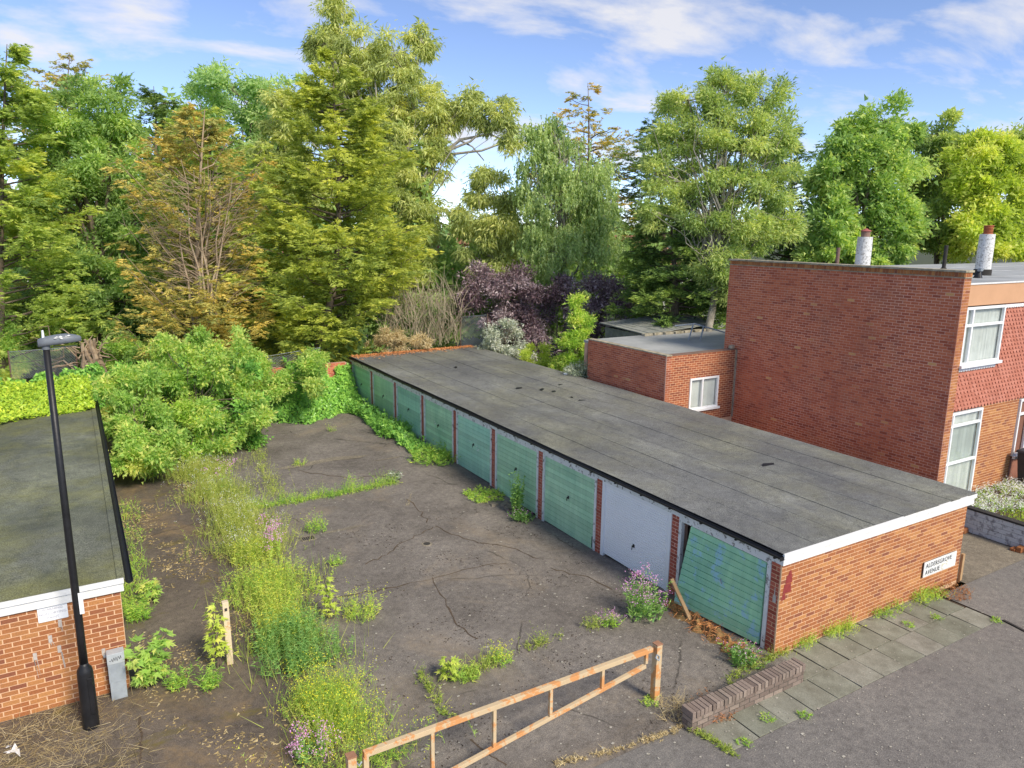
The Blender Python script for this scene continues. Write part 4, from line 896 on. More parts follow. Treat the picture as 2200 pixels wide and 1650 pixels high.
def conifer(name, label, base_xy, d, prof, leaf, n=36000, bark='bark', size=.33, up=.28, bare=None, group=None, ragged=.25, trunk_r=.2, width=.30, tips=.22, base_z=-.25, lean=0.):
    """prof = (py, left half width px, right half width px, axis px) from the top down"""
    pr = sorted(prof); pys = np.array([p[0] for p in pr], float); axp = np.array([p[2] for p in pr], float); hw = np.array([p[1] for p in pr], float)
    top = at_d(axp[0], pys[0], d); bot = np.array((base_xy[0], base_xy[1], base_z)); t = thing(name, label, 'tree', bot, group)
    zs = np.array([at_d(a, p, d)[2] for a, p in zip(axp, pys)]); ax = np.array([at_d(a, p, d)[:2] for a, p in zip(axp, pys)]); rr = hw*d/FOC
    o = np.argsort(zs); zs, ax, rr = zs[o], ax[o], rr[o]
    def axis(z): return np.array((np.interp(z, zs, ax[:, 0]), np.interp(z, zs, ax[:, 1]), z))
    mb = MB(); zz = np.linspace(max(zs[0], base_z), zs[-1], 9); mb.tube([bot]+[axis(z) for z in zz], [trunk_r*1.2]+list(np.linspace(trunk_r, .015, 9)), 8)
    area = np.trapezoid(rr, zs) if hasattr(np, 'trapezoid') else np.trapz(rr, zs)
    nb = int(max(40, area*7.5)); per = max(10, n//nb); cdf = np.cumsum(np.interp(np.linspace(zs[0], zs[-1], 400), zs, rr+.35)); cdf /= cdf[-1]
    Ps, Ds, Hs = [], [], []
    for b in range(nb):
        z = np.interp(rng.uniform(), cdf, np.linspace(zs[0], zs[-1], 400)); R = float(np.interp(z, zs, rr)); az = rng.uniform(0, 2*math.pi); o_ = np.array((math.cos(az), math.sin(az), 0.)); L = R*rng.uniform(1-ragged*1.4, 1+ragged)+.12
        st = axis(z-up*L*.6); isbare = bare is not None and bare(z, az, zs)
        pth = [st+o_*L*tt+np.array((0, 0, up*L*(tt**1.5)*1.2))+rng.normal(size=3)*.03*L*(tt > 0) for tt in (0, .35, .7, 1.)]
        if b % 2 == 0 or isbare: mb.tube(pth, [.05*min(1, L/2), .035*min(1, L/2), .02, .008], 4, False)
        if isbare:
            for q in range(9):
                tt = rng.uniform(.3, 1); k = pth[1]*(1-tt)+pth[3]*tt; mb.tube([k, k+(o_*.3+rand_dirs(1)[0])*rng.uniform(.2, .6)], [.012, .005], 3, False)
            if rng.uniform() < .8: continue
        side = np.array((-o_[1], o_[0], 0)); hk = rng.normal()*.10; nfan = max(4, per//9); k9 = 30
        ft = rng.uniform(.22, 1.0, nfan)**.7; fs = rng.choice([-1., 1.], nfan)*rng.uniform(.1, 1., nfan); fs[0] = 0; ft[0] = .92
        fb = st+o_*L*ft[:, None]+np.array((0, 0, 1.))*(up*L*ft**1.5*1.2)[:, None]+rng.normal(size=(nfan, 3))*(.05, .05, .10)
        fd = unit(o_*rng.uniform(.5, 1., nfan)[:, None]+side*fs[:, None]*1.1+np.array((0, 0, .12))+rng.normal(size=(nfan, 3))*.22); fl = (size*1.5+.16*L)*rng.uniform(.6, 1.25, nfan)*(1.15-.45*ft)
        kk = np.repeat(np.arange(nfan), k9); q = rng.uniform(size=len(kk)); F = fd[kk]; FS = unit(np.cross(F, np.array((0, 0, 1.)))); sg = rng.choice([-1., 1.], len(kk)); wd = rng.uniform(size=len(kk))
        lift = rng.normal(size=len(kk))*.03
        P = fb[kk]+F*(fl[kk]*q)[:, None]+FS*(sg*wd*fl[kk]*.30*(1.05-q))[:, None]; P[:, 2] += lift-.10*fl[kk]*q*q
        D = F+FS*(sg*.75)[:, None]+rand_dirs(len(kk))*.28+np.array((0, 0, -.15))
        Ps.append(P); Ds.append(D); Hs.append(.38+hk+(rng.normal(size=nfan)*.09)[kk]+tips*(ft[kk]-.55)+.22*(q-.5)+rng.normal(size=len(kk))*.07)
    mb.build('trunk', M[bark], t, smooth=True)
    P, D, H = np.concatenate(Ps), np.concatenate(Ds), np.concatenate(Hs); nn = len(P); L = size*rng.uniform(.6, 1.3, nn)
    quads_mesh('crown', leaf_quads(P, D, L*.52, L*.17, .05), M[leaf], t, H); return t

# ------------------------------------------------------------------ trees
def xy(px, d):
    p = at_d(px, 700, d); return (p[0], p[1])
conifer('cypress_tree', 'tall golden cypress filling the left edge of the picture', xy(10, 31), 31, [(95, 6, 15), (200, 55, 10), (330, 95, 5), (480, 130, 0), (620, 150, 0), (760, 165, 0)], 'lf_cypress_l', 40000, ragged=.3)
conifer('cypress_tree', 'slim rust topped conifer rising behind the left oak', xy(140, 38), 38, [(118, 8, 150), (160, 55, 145), (260, 70, 140), (420, 85, 140), (700, 95, 140)], 'lf_rust', 15000, ragged=.55, size=.3)
broadleaf('oak_tree', 'full bright green oak between the left cypresses', 'tree', xy(200, 34), 34, [(160, 270, 95, 95), (240, 240, 65, 70), (110, 350, 70, 90), (235, 370, 85, 95), (170, 460, 110, 90), (290, 480, 60, 90), (210, 570, 100, 80), (270, 650, 90, 80), (160, 680, 90, 80)], 'lf_oak', n=46000, size=.21, clump=.6, trunk_r=.3, shell=.45)
conifer('pine_tree', 'thin dark conifer with ragged tip against the sky', xy(335, 40), 40, [(185, 5, 330), (230, 45, 335), (300, 65, 335), (450, 90, 335), (700, 95, 335)], 'lf_dark', 14000, ragged=.6, size=.3)
broadleaf('robinia_tree', 'cool green feathery tree behind the dying cypress', 'tree', xy(540, 48), 48, [(520, 210, 90, 70), (440, 240, 60, 70), (600, 220, 70, 70), (480, 320, 90, 80), (590, 330, 80, 80), (400, 330, 50, 70), (520, 430, 120, 90), (560, 560, 130, 120)], 'lf_robinia', n=36000, size=.28, clump=.75, trunk_r=.3, shell=.45)
conifer('cypress_tree', 'dying cypress with rusty foliage and bare grey branches in its middle', xy(425, 31.5), 31.5, [(235, 8, 440), (300, 55, 435), (380, 95, 430), (480, 135, 425), (580, 130, 425), (680, 150, 430), (780, 130, 430)], 'lf_rust', 24000, 'dead', ragged=.35, size=.30, up=.8, bare=lambda z, az, zs: (zs[0]+.40*(zs[-1]-zs[0]) < z < zs[0]+.80*(zs[-1]-zs[0])) and math.sin(az) < .5 and rng.uniform() < .62)
dy = [o for o in C.objects if o.name.startswith('cypress_tree') and 'dying' in o['label']][0]; mb = MB()
for _ in range(7):
    x0 = rng.uniform(395, 470); mb.tube(curve(at_d(x0, 700, 30.4), at_d(x0+rng.normal()*30-10, rng.uniform(330, 430), 30.1), 0, 7, .012), [.06, .055, .05, .04, .03, .022, .01], 5, False)
for _ in range(260):
    x0, y0 = rng.uniform(360, 510), rng.uniform(380, 660); a_ = at_d(x0, y0, 30.2+rng.normal()*.3); sg = 1 if x0 > 435 else -1
    mb.tube(curve(a_, a_+np.array((sg*rng.uniform(.2, 1.3), rng.normal()*.3, rng.uniform(.0, .7))), .05, 4, .06), [.016, .012, .008, .004], 3, False)
mb.build('dead_branches', M['dead'], dy)
conifer('cypress_tree', 'grey green conifer shoulder behind the dying cypress', xy(480, 36), 36, [(225, 10, 430), (320, 90, 450), (450, 120, 470), (600, 150, 480), (780, 150, 480)], 'lf_cypress_l', 20000, ragged=.3)
conifer('cypress_tree', 'large yellow green cypress standing at the centre left behind the garages', xy(735, 33), 33, [(120, 7, 715), (180, 50, 716), (260, 88, 720), (360, 120, 725), (470, 150, 728), (600, 165, 722), (690, 125, 700), (790, 85, 670)], 'lf_cypress', 52000, ragged=.30, size=.34, tips=.3)
broadleaf('eucalyptus_tree', 'very tall eucalyptus reaching the top of the picture with drooping olive leaves', 'tree', xy(830, 42), 42, [(720, 30, 35, 45), (700, 95, 45, 40), (765, 110, 60, 50), (850, 130, 60, 55), (905, 90, 35, 35), (740, 190, 90, 60), (880, 210, 60, 60), (640, 250, 80, 60), (840, 290, 80, 70), (940, 260, 55, 50), (1000, 235, 45, 35), (1070, 250, 50, 40), (1100, 300, 22, 35), (600, 330, 55, 70), (860, 390, 70, 80), (900, 480, 55, 90), (930, 340, 35, 50), (660, 400, 80, 80), (880, 600, 60, 80)], 'lf_euc', 'bark_pale', n=66000, size=.30, clump=.5, aspect=.28, droop=.9, trunk_r=.32, extra_twigs=44, fill=.8, shell=.3)
eu = [o for o in C.objects if o.name.startswith('eucalyptus_tree')][0]
for pts in (((850, 470), (905, 390), (950, 330), (990, 300), (1050, 288), (1095, 305)), ((835, 420), (870, 330), (905, 260), (930, 225)), ((820, 400), (800, 280), (760, 170), (725, 60)), ((985, 300), (1015, 315), (1040, 345))):
    mb = MB(); mb.tube([at_d(x, y, 42) for x, y in pts], list(np.linspace(.16 if len(pts) > 3 else .06, .03, len(pts))), 7).build('limb', M['bark_pale'], eu, smooth=True)
broadleaf('willow_tree', 'olive weeping tree in the gap right of the eucalyptus', 'tree', xy(1060, 40), 40, [(1060, 410, 50, 45), (1085, 480, 55, 60), (1030, 540, 45, 50), (1080, 580, 60, 50), (1010, 470, 25, 40)], 'lf_euc', 'bark_pale', n=17000, size=.28, clump=.6, aspect=.30, droop=1.1, trunk_r=.16, extra_twigs=10)
conifer('cypress_tree', 'sparse bronze topped conifer rising behind the birch', xy(1265, 46), 46, [(178, 5, 1263), (230, 35, 1265), (300, 75, 1265), (380, 95, 1265), (520, 110, 1265), (660, 110, 1265)], 'lf_rust', 15000, ragged=.5, size=.33)
broadleaf('birch_tree', 'grey green weeping birch behind the purple hedge', 'tree', xy(1215, 38), 38, [(1175, 310, 50, 50), (1220, 340, 60, 60), (1150, 390, 45, 60), (1270, 400, 60, 60), (1200, 440, 75, 70), (1290, 470, 45, 70), (1150, 490, 45, 70), (1230, 550, 80, 60), (1185, 275, 22, 30)], 'lf_birch', 'bark_pale', n=36000, size=.17, clump=.55, aspect=.5, strands=True, trunk_r=.16, extra_twigs=26, fill=.8)
conifer('yew_tree', 'dark conifer showing behind the left side of the ash', xy(1420, 44), 44, [(255, 8, 1400), (330, 70, 1415), (430, 85, 1420), (560, 120, 1430), (680, 130, 1440)], 'lf_dark', 20000, ragged=.5, size=.32)
conifer('yew_tree', 'dark conifer showing behind the right side of the ash', xy(1690, 44), 44, [(265, 8, 1700), (340, 60, 1700), (450, 75, 1700), (600, 90, 1700)], 'lf_dark', 13000, ragged=.5, size=.32)
conifer('yew_tree', 'dense dark evergreen at the foot of the ash beside the house', xy(1445, 33), 33, [(455, 40, 1440), (520, 85, 1445), (590, 105, 1450), (690, 110, 1450)], 'lf_dark', 22000, ragged=.3, size=.27, up=.0)
broadleaf('ash_tree', 'open crowned ash with pale limbs and bare trunk beside the brick house', 'tree', xy(1522, 30.5), 30.5, [(1480, 215, 60, 45), (1560, 200, 65, 45), (1640, 215, 55, 45), (1440, 290, 55, 55), (1530, 290, 75, 60), (1620, 300, 70, 60), (1690, 290, 30, 50), (1410, 370, 35, 50), (1480, 390, 60, 50), (1570, 390, 75, 60), (1660, 400, 60, 70), (1500, 470, 60, 45), (1610, 490, 75, 50), (1420, 460, 45, 35), (1540, 560, 50, 45), (1680, 490, 40, 45), (1560, 620, 40, 35)], 'lf_ash', 'bark_pale', n=42000, size=.18, clump=.45, trunk_r=.20, extra_twigs=80, fill=.6, aspect=.38, shell=.35)
broadleaf('maple_tree', 'dense bright maple behind the capped white flue', 'tree', xy(1860, 40), 40, [(1900, 260, 55, 50), (1840, 300, 55, 50), (1790, 370, 50, 60), (1880, 360, 70, 60), (1945, 330, 45, 60), (1930, 420, 55, 60), (1840, 440, 75, 60), (1780, 490, 55, 60), (1900, 500, 75, 60), (1770, 560, 60, 50), (1850, 560, 80, 50)], 'lf_maple', n=42000, size=.25, clump=.6, trunk_r=.25, aspect=.6, shell=.45)
broadleaf('lime_tree', 'branchy darker green tree right of the maple', 'tree', xy(2020, 44), 44, [(2010, 290, 55, 45), (2060, 330, 50, 55), (1990, 380, 50, 60), (2040, 430, 60, 60), (2010, 500, 70, 60)], 'lf_ash', n=22000, size=.26, clump=.6, trunk_r=.22, extra_twigs=16, shell=.4)
broadleaf('lime_tree', 'sunny yellow green tree behind the terracotta pot', 'tree', xy(2120, 41), 41, [(2110, 330, 60, 45), (2160, 360, 45, 60), (2090, 400, 55, 60), (2140, 440, 60, 60), (2100, 500, 70, 55), (2170, 500, 50, 50)], 'lf_lime', n=26000, size=.25, clump=.6, trunk_r=.22, aspect=.6, shell=.45)
broadleaf('lime_tree', 'dark tree cut by the right edge of the picture', 'tree', xy(2230, 46), 46, [(2200, 340, 40, 50), (2240, 400, 60, 80), (2215, 470, 45, 60)], 'lf_ash', n=9000, size=.3, clump=.9, trunk_r=.22, extra_twigs=8)

# ------------------------------------------------------------------ shrubs
def bush(name, label, px, d, lobes, leaf, n=9000, size=.12, clump=.4, cat='shrub', **kw):
    x, y = xy(px, d); kw.setdefault('trunk_r', .05); kw.setdefault('stems', 3)
    return broadleaf(name, label, cat, (x, y, kw.pop('z', -.2)), d, lobes, leaf, n=n, size=size, clump=clump, **kw)
bush('purple_hedge', 'broad dark purple leaved shrub behind the far end of the garage roof', 1190, 36, [(1040, 640, 50, 50), (1110, 640, 60, 55), (1190, 640, 60, 50), (1270, 650, 55, 50), (1350, 650, 62, 55), (1100, 700, 70, 50), (1200, 710, 80, 50), (1320, 705, 80, 48), (1030, 600, 35, 30)], 'lf_purple', 34000, .15, .5, ydepth=.5, shell=.7)
bush('variegated_shrub', 'silvery white variegated shrub by the fence post', 1085, 34.2, [(1085, 730, 48, 42), (1060, 755, 30, 25), (1120, 760, 30, 30), (1075, 780, 40, 30)], 'lf_varieg', 9000, .11, .3)
bush('yellow_shrub', 'low bright yellow green shrub between the variegated and upright shrubs', 1155, 31.6, [(1150, 765, 30, 28), (1180, 785, 28, 25), (1140, 800, 30, 25)], 'lf_lime', 5000, .11, .3)
bush('upright_shrub', 'tall upright pale green shrub in front of the purple hedge', 1235, 29.8, [(1243, 660, 12, 26), (1230, 700, 20, 30), (1252, 712, 20, 30), (1240, 750, 34, 36), (1215, 790, 36, 28), (1255, 785, 25, 28)], 'lf_shrub', 10000, .12, .28)
bush('lavender_shrub', 'small grey spiky shrub against the extension wall', 1250, 28.2, [(1245, 795, 22, 20), (1260, 815, 18, 16)], 'lf_varieg', 1800, .16, .2, aspect=.14, hue0=-.25)
# twiggy thicket behind the far end of the garage roof
t = thing('twig_thicket', 'tangle of bare grey twigs behind the far end of the garage roof', 'thicket', (*xy(900, 35), 0)); mb = MB()
for _ in range(420):
    c = at_d(rng.uniform(820, 990), rng.uniform(640, 745), 35+rng.uniform(-1.2, 1.2)); a = rng.uniform(.4, 2.7); e = c+np.array((math.cos(a)*1.0, rng.normal()*.5, abs(math.sin(a))*1.5))*rng.uniform(.5, 1.3)
    mb.tube(curve(c, e, .12, 4, .05), [.016, .013, .01, .006], 3, False)
mb.build('twigs', M['twig'], t)
bush('elder_shrub', 'grey green leafy shrub growing through the bare twigs', 920, 36.6, [(930, 680, 50, 50), (880, 715, 60, 40), (950, 715, 40, 40), (860, 660, 40, 40)], 'lf_birch', 9000, .14, .4)
bush('dry_bramble', 'pale dead bramble spilling over the far edge of the garage roof', 850, 33.6, [(805, 748, 30, 14), (850, 735, 40, 16), (830, 722, 35, 16), (900, 735, 30, 14)], 'lf_straw', 4500, .15, .22, hue0=-.1, aspect=.2, shell=.2)
# leaf litter on the far end of the roof
nl = 2600; u = rng.uniform(size=nl); P = np.stack([u*5.9, GL-.05-rng.exponential(.22, nl)*(1-.35*u), np.zeros(nl)], 1); P[:, 2] = ZB+.215+.045*P[:, 0]/GD+rng.uniform(.004, .05, nl)
tag(quads_mesh('leaf_litter', leaf_quads(P, rng.normal(size=(nl, 3))*(1, 1, .25), .09, .03), M['fl_rust'], None, rng.uniform(0, 1, nl)), 'strip of rust coloured leaf litter along the far edge of the garage roof', 'leaf litter', kind='stuff')

# boundary wall, ivy, thicket at the far end of the forecourt
bw = thing('boundary_wall', 'red brick boundary wall mostly buried in ivy at the end of the forecourt', 'wall', (-6, 22.7, 0))
core = MB().box(-22, -.25, 22.7, 22.92, -.2, 1.75).build('core', M['mortar_red'], bw)
bfc = brick_face((-5.5, 22.7), (1, 0), (0, -1), 5.2, .9, 1.75); lay_bricks([(bfc, M['brick_red'], core)], bw, 90)
def leaf_sheet(name, label, cat, pts, mat, size, up=.6, out=(0, -1, .4), n=None, hue=.5):
    n = len(pts); D = rand_dirs(n)*.8+np.array(out)*.5; nr = unit(np.array(out)+rng.normal(size=(n, 3))*.45)
    D = D-nr*(np.sum(D*nr, 1)[:, None])*.7; L = size*rng.uniform(.6, 1.3, n)
    return tag(quads_mesh(name, leaf_quads(pts, D, L, L*.8, .08, nr), M[mat], None, hue+rng.normal(size=n)*.17), label, cat, kind='stuff')
def bumpy(x, y, s=1.): return .5*np.sin(x*1.7*s+.6*y)+.3*np.sin(x*3.9*s+1.3+y*1.1)+.2*np.sin(x*7.7*s+y*3.1)
n = 30000; x = rng.uniform(-13, -.15, n); v = rng.uniform(size=n)      # face of ivy draped over the wall, spilling on to the asphalt
hgt = 1.75+.45*bumpy(x, 0*x)+.5*np.clip((-x-6)/6, 0, 1); foot = 21.2-1.3*np.exp(-((x+2.2)/1.8)**2)+.5*bumpy(x, 0*x+5, .8)
yy = 22.62-(1-v)**1.6*(22.62-foot)+.18*bumpy(x*1.3, v*9)+rng.normal(size=n)*.07; zz = hgt*v**.8+.15*bumpy(x*2, v*7)*v+rng.normal(size=n)*.05
keep = ~((x > -3.6) & (x < -2.9) & (v > .72)) & ~((x > -1.2) & (x < -.75) & (v > .8)); P = np.stack([x, yy, np.maximum(zz, .02)], 1)[keep]
leaf_sheet('ivy', 'glossy dark green ivy blanketing the end wall of the forecourt', 'ivy', P, 'lf_ivy', .13)
n = 17000; x = rng.uniform(-16, -9.9, n); y = rng.uniform(0, 1, n); e = 16.4+.35*(x+15)*.35+.6*bumpy(x, 0*x); y = e+y*(20.5-e); z = LZ+.22+.10*bumpy(x, y)+rng.uniform(0, .14, n)+.12*np.clip(y-17.5, 0, 3)
e_ok = y > 17.4+.20*(x+10)*-1*0+.25*bumpy(x*1.5, 0*x)-.45*np.clip(-x-10, 0, 6); leaf_sheet('ivy', 'sunlit yellow green ivy creeping over the far end of the left garage roof', 'ivy', np.stack([x, y, z], 1)[e_ok], 'lf_ivy_l', .10, out=(0, -.3, 1))
n = 4200; x = rng.uniform(-.75, -.12, n); y = rng.uniform(14.2, 22.4, n); z = np.abs(rng.normal(size=n))*.28*(.4+.6*(y-14)/8); leaf_sheet('ivy', 'creeper growing along the foot of the farthest green doors', 'ivy', np.stack([x+.3*bumpy(y, 0*y)*.5-.1, y, z+.03], 1), 'lf_ivy', .13, out=(-.6, -.5, .8))
D1 = 26.
def random_lobes(poly, n, r0, r1):
    P_ = np.array(poly, float); out = []
    while len(out) < n:
        x, y = rng.uniform(P_[:, 0].min(), P_[:, 0].max()), rng.uniform(P_[:, 1].min(), P_[:, 1].max()); ins = False
        for i in range(len(P_)):
            x1, y1 = P_[i]; x2, y2 = P_[i-1]
            if (y1 > y) != (y2 > y) and x < (x2-x1)*(y-y1)/(y2-y1)+x1: ins = not ins
        if ins: r = rng.uniform(r0, r1); out.append((x, y, r*rng.uniform(.8, 1.3), r, rng.uniform(-.8, .8)+(y-850)*-.012))
    return out
bush('bramble_thicket', 'tall bright green bramble thicket in the middle of the far end', 400, 25, random_lobes([(330, 770), (520, 800), (570, 900), (560, 960), (430, 985), (300, 960)], 46, 8, 24)+[(rng.uniform(300, 560), rng.uniform(745, 830), 6, rng.uniform(22, 42), rng.uniform(-1, 1)) for _ in range(16)], 'lf_bramble', 26000, .125, .24, aspect=.62, z=0, leaf2='lf_ivy_l', ydepth=1.5, shell=.25)
bush('bramble_thicket', 'green bramble mass beside the gutter of the left garages', 270, 23, random_lobes([(225, 800), (330, 800), (370, 960), (330, 1000), (235, 1000)], 30, 9, 25), 'lf_bramble', 18000, .12, .26, aspect=.6, z=0, ydepth=1.5, shell=.25)
bush('bramble_thicket', 'leafy briar with upright tips rising in front of the dying cypress', 500, 27.5, random_lobes([(300, 745), (420, 730), (540, 760), (700, 775), (715, 850), (600, 870), (500, 830), (320, 800)], 40, 8, 22)+[(430, 745, 14, 45), (515, 755, 12, 48), (375, 770, 12, 35)], 'lf_bramble', 21000, .125, .26, aspect=.6, z=0, shell=.25)
bush('ivy_thicket', 'darker ivy and hazel growth woven through the bright brambles', 380, 25.6, random_lobes([(240, 790), (560, 790), (585, 900), (520, 985), (250, 990)], 44, 8, 22), 'lf_ivy', 19000, .13, .26, aspect=.75, z=0, ydepth=1.6, shell=.2)
bush('privet_shrub', 'pale grey leaved shrub glinting in the middle of the brambles', 420, 24.3, [(410, 880, 35, 35), (440, 910, 40, 30), (390, 920, 35, 30)], 'lf_shrub', 5000, .10, .28, z=0)
bush('elder_shrub', 'bright elder and ivy mass at the far left by the wire fence', 60, 31, [(10, 780, 45, 40), (-10, 730, 40, 40), (265, 765, 40, 40), (330, 760, 50, 30)], 'lf_bramble', 15000, .14, .4, z=0)
# dark undergrowth under the conifers
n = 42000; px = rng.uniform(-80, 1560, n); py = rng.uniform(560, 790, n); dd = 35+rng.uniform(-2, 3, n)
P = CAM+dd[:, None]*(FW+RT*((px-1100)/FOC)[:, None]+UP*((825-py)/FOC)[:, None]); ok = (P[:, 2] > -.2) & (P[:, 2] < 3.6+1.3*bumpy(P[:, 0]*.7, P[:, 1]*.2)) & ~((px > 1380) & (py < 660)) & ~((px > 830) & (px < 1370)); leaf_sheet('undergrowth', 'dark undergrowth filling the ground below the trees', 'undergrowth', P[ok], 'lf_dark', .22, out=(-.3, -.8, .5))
n = 42000; px = rng.uniform(-120, 1420, n); dd = rng.uniform(41, 47, n); hz = np.where(px > 930, 525, 300)+60*(px < 930)*np.sin(px*.011+1)+np.where(px > 930, 12, 40)*np.sin(px*.029)+25*np.sin(px*.083); py = hz+rng.uniform(size=n)**.8*(720-hz)
P = CAM+dd[:, None]*(FW+RT*((px-1100)/FOC)[:, None]+UP*((825-py)/FOC)[:, None]); leaf_sheet('background_foliage', 'mass of mixed green foliage filling the gaps behind the conifers', 'foliage', P, 'lf_oak', .36, out=(-.3, -.8, .5), hue=.42)
# torn stump heap behind the lamp
t = thing('tree_stump', 'torn brown tree stump with splintered roots behind the lamp head', 'stump', (*xy(190, 29.5), 0)); mb = MB()
b0 = at_d(195, 790, 29.5)
for _ in range(9): q = b0+np.array((rng.normal()*.22, rng.normal()*.2, -.3)); mb.tube(curve(q, q+np.array((rng.normal()*.18, rng.normal()*.15, rng.uniform(.9, 1.5))), 0, 5, .04), [.16, .14, .11, .08, .05], 6)
for _ in range(34): q = b0+np.array((rng.normal()*.3, rng.normal()*.2, rng.uniform(-.1, .8))); mb.tube(curve(q, q+np.array((rng.normal()*.9, rng.normal()*.4, rng.normal()*.45)), .1, 5, .08), [.035, .03, .024, .018, .008], 4, False)
mb.build('stump', M['dead'], t)
# chain link fences
def chainlink(name, label, a, b, h, pitch=.11, w=.011, sag=0., posts=True):
    a, b = np.array(a, float), np.array(b, float); L = np.linalg.norm((b-a)[:2]); t = thing(name, label, 'fence', a); mb = MB(); u = (b-a)/L
    k = -int(h/pitch)
    while k*pitch < L:
        for s in (1, -1):
            x0, z0, x1, z1 = (k*pitch, 0, k*pitch+h, h) if s > 0 else (k*pitch, h, k*pitch+h, 0)
            if x0 < 0: z0 += s*(-x0); x0 = 0
            if x1 > L: z1 -= s*(x1-L); x1 = L
            if x1-x0 > .02:
                f = lambda x, z: a+u*x+np.array((0, 0, z-sag*math.sin(math.pi*x/L)*z/h)); mb.tube([f(x0, z0), f((x0+x1)/2, (z0+z1)/2), f(x1, z1)], w/2, 3, False)
        k += 1
    mb.build('wire_mesh', M['grey_metal'], t)
    if posts:
        for q in (a, b): MB().tube([q-np.array((0, 0, .6)), q+np.array((0, 0, h+.05))], .03, 8).build('post', M['brick_dark'], t)
    mb = MB(); mb.tube([a+np.array((0, 0, h)), (a+b)/2+np.array((0, 0, h-sag)), b+np.array((0, 0, h))], .012, 4).build('top_wire', M['grey_metal'], t); return t
chainlink('wire_fence', 'chain link fence panel with rusty post behind the back corner of the garage roof', at_d(990, 745, 35.9), at_d(1047, 742, 34.7), 1.45)
chainlink('wire_fence', 'chain link fence behind the lamp head at the far left', at_d(25, 815, 30.4), at_d(168, 805, 30.2), 1.15)
chainlink('wire_fence', 'sagging chain link netting draped over the ivy of the end wall', at_d(380, 800, 30.0), at_d(690, 785, 30.6), .75, sag=.35, posts=False)

# ------------------------------------------------------------------ weeds and flowers
def herb_quads(base, h, lean=.25, nl=10, L=.09, W=.02, stem_w=.007, lo=.1, hi=1., up=.35, whorl=1.):
    n = len(base); tipd = unit(np.concatenate([rng.normal(size=(n, 2))*lean, np.ones((n, 1))], 1)); tip = base+tipd*h[:, None]
    st = leaf_quads(base, tipd, h, stem_w, .0); k = np.repeat(np.arange(n), nl); tt = rng.uniform(lo, hi, len(k)); P = base[k]+tipd[k]*(h[k]*tt)[:, None]
    az = rng.uniform(0, 6.283, len(k)); D = np.stack([np.cos(az), np.sin(az), up+rng.normal(size=len(k))*.3], 1); LL = L*rng.uniform(.6, 1.3, len(k))*(1.15-.55*tt)
    return np.concatenate([st, leaf_quads(P, D, LL, LL*W/L, .15)]), tip, tipd
def flower_quads(tip, nf, r, size):
    k = np.repeat(np.arange(len(tip)), nf); P = tip[k]+rng.normal(size=(len(k), 3))*np.array((r, r, r*.8)); return leaf_quads(P, rand_dirs(len(k))+np.array((0, 0, .5)), size, size*.8, .2)
def scatter(c, r, n): a = rng.uniform(0, 6.283, n); q = r*np.sqrt(rng.uniform(size=n)); x, y = c[0]+q*np.cos(a), c[1]+q*np.sin(a); return np.stack([x, y, np.array([ground_z(p, s) for p, s in zip(x, y)])], 1)
def herb(name, label, cat, px, py, r, h, n, leaf='lf_weed', flower=None, nf=10, fr=.05, fs=.02, z=0., hue=.5, **kw):
    c = at_z(px, py, z); b = scatter(c, r, n); b[:, 2] += z; hh = h*rng.uniform(.5, 1.1, n); t = thing(name, label, cat, (c[0], c[1], z+ground_z(c[0], c[1])))
    q, tip, td = herb_quads(b, hh, **kw); quads_mesh('foliage', q, M[leaf], t, hue+rng.normal(size=len(q))*.18)
    if flower: f = flower_quads(tip[:max(1, int(len(tip)*.75))], nf, fr, fs); tag(quads_mesh('flower_heads', f, M[flower], t, rng.uniform(.1, .9, len(f))), kind='stuff')
    return t
def maple_sapling(name, label, px, py, r, h, n, leaf, size=.13, cat='sapling', z=0.):
    c = at_z(px, py, z); t = thing(name, label, cat, (c[0], c[1], z)); mb = MB(); Ps, Ds, Ls = [], [], []
    for s in range(max(3, n//26)):
        a = rng.uniform(0, 6.283); tip = c+np.array((math.cos(a)*r*rng.uniform(.2, 1), math.sin(a)*r*rng.uniform(.2, 1), h*rng.uniform(.65, 1.05))); pth = curve(c+rng.normal(size=3)*(.04, .04, 0), tip, .05, 5, .03); mb.tube(pth, [.012, .01, .008, .006, .004], 4, False)
        for q in range(26):
            tt = rng.uniform(.15, 1); i = min(int(tt*4), 3); p = pth[i]*(1-(tt*4-i))+pth[i+1]*(tt*4-i); az = rng.uniform(0, 6.283); Ps.append(p+np.array((math.cos(az), math.sin(az), .1))*rng.uniform(.03, .14)); Ds.append((math.cos(az), math.sin(az), -.25+rng.normal()*.25)); Ls.append(size*rng.uniform(.6, 1.2))
    mb.build('stems', M['bark'], t); P, D, L = np.array(Ps), unit(np.array(Ds)), np.array(Ls); nr = unit(np.array((0, -.3, 1.))+rng.normal(size=P.shape)*.3); S = unit(np.cross(D, nr)); Q, H = [], rng.normal(size=len(P))*.17+.5
    for ang, sc in ((0, 1.), (.85, .8), (-.85, .8), (1.7, .5), (-1.7, .5)): Q.append(leaf_quads(P, D*math.cos(ang)+S*math.sin(ang), L*sc, L*sc*.5, .04, nr))
    quads_mesh('leaves', np.concatenate(Q), M[leaf], t, np.tile(H, 5)); return t
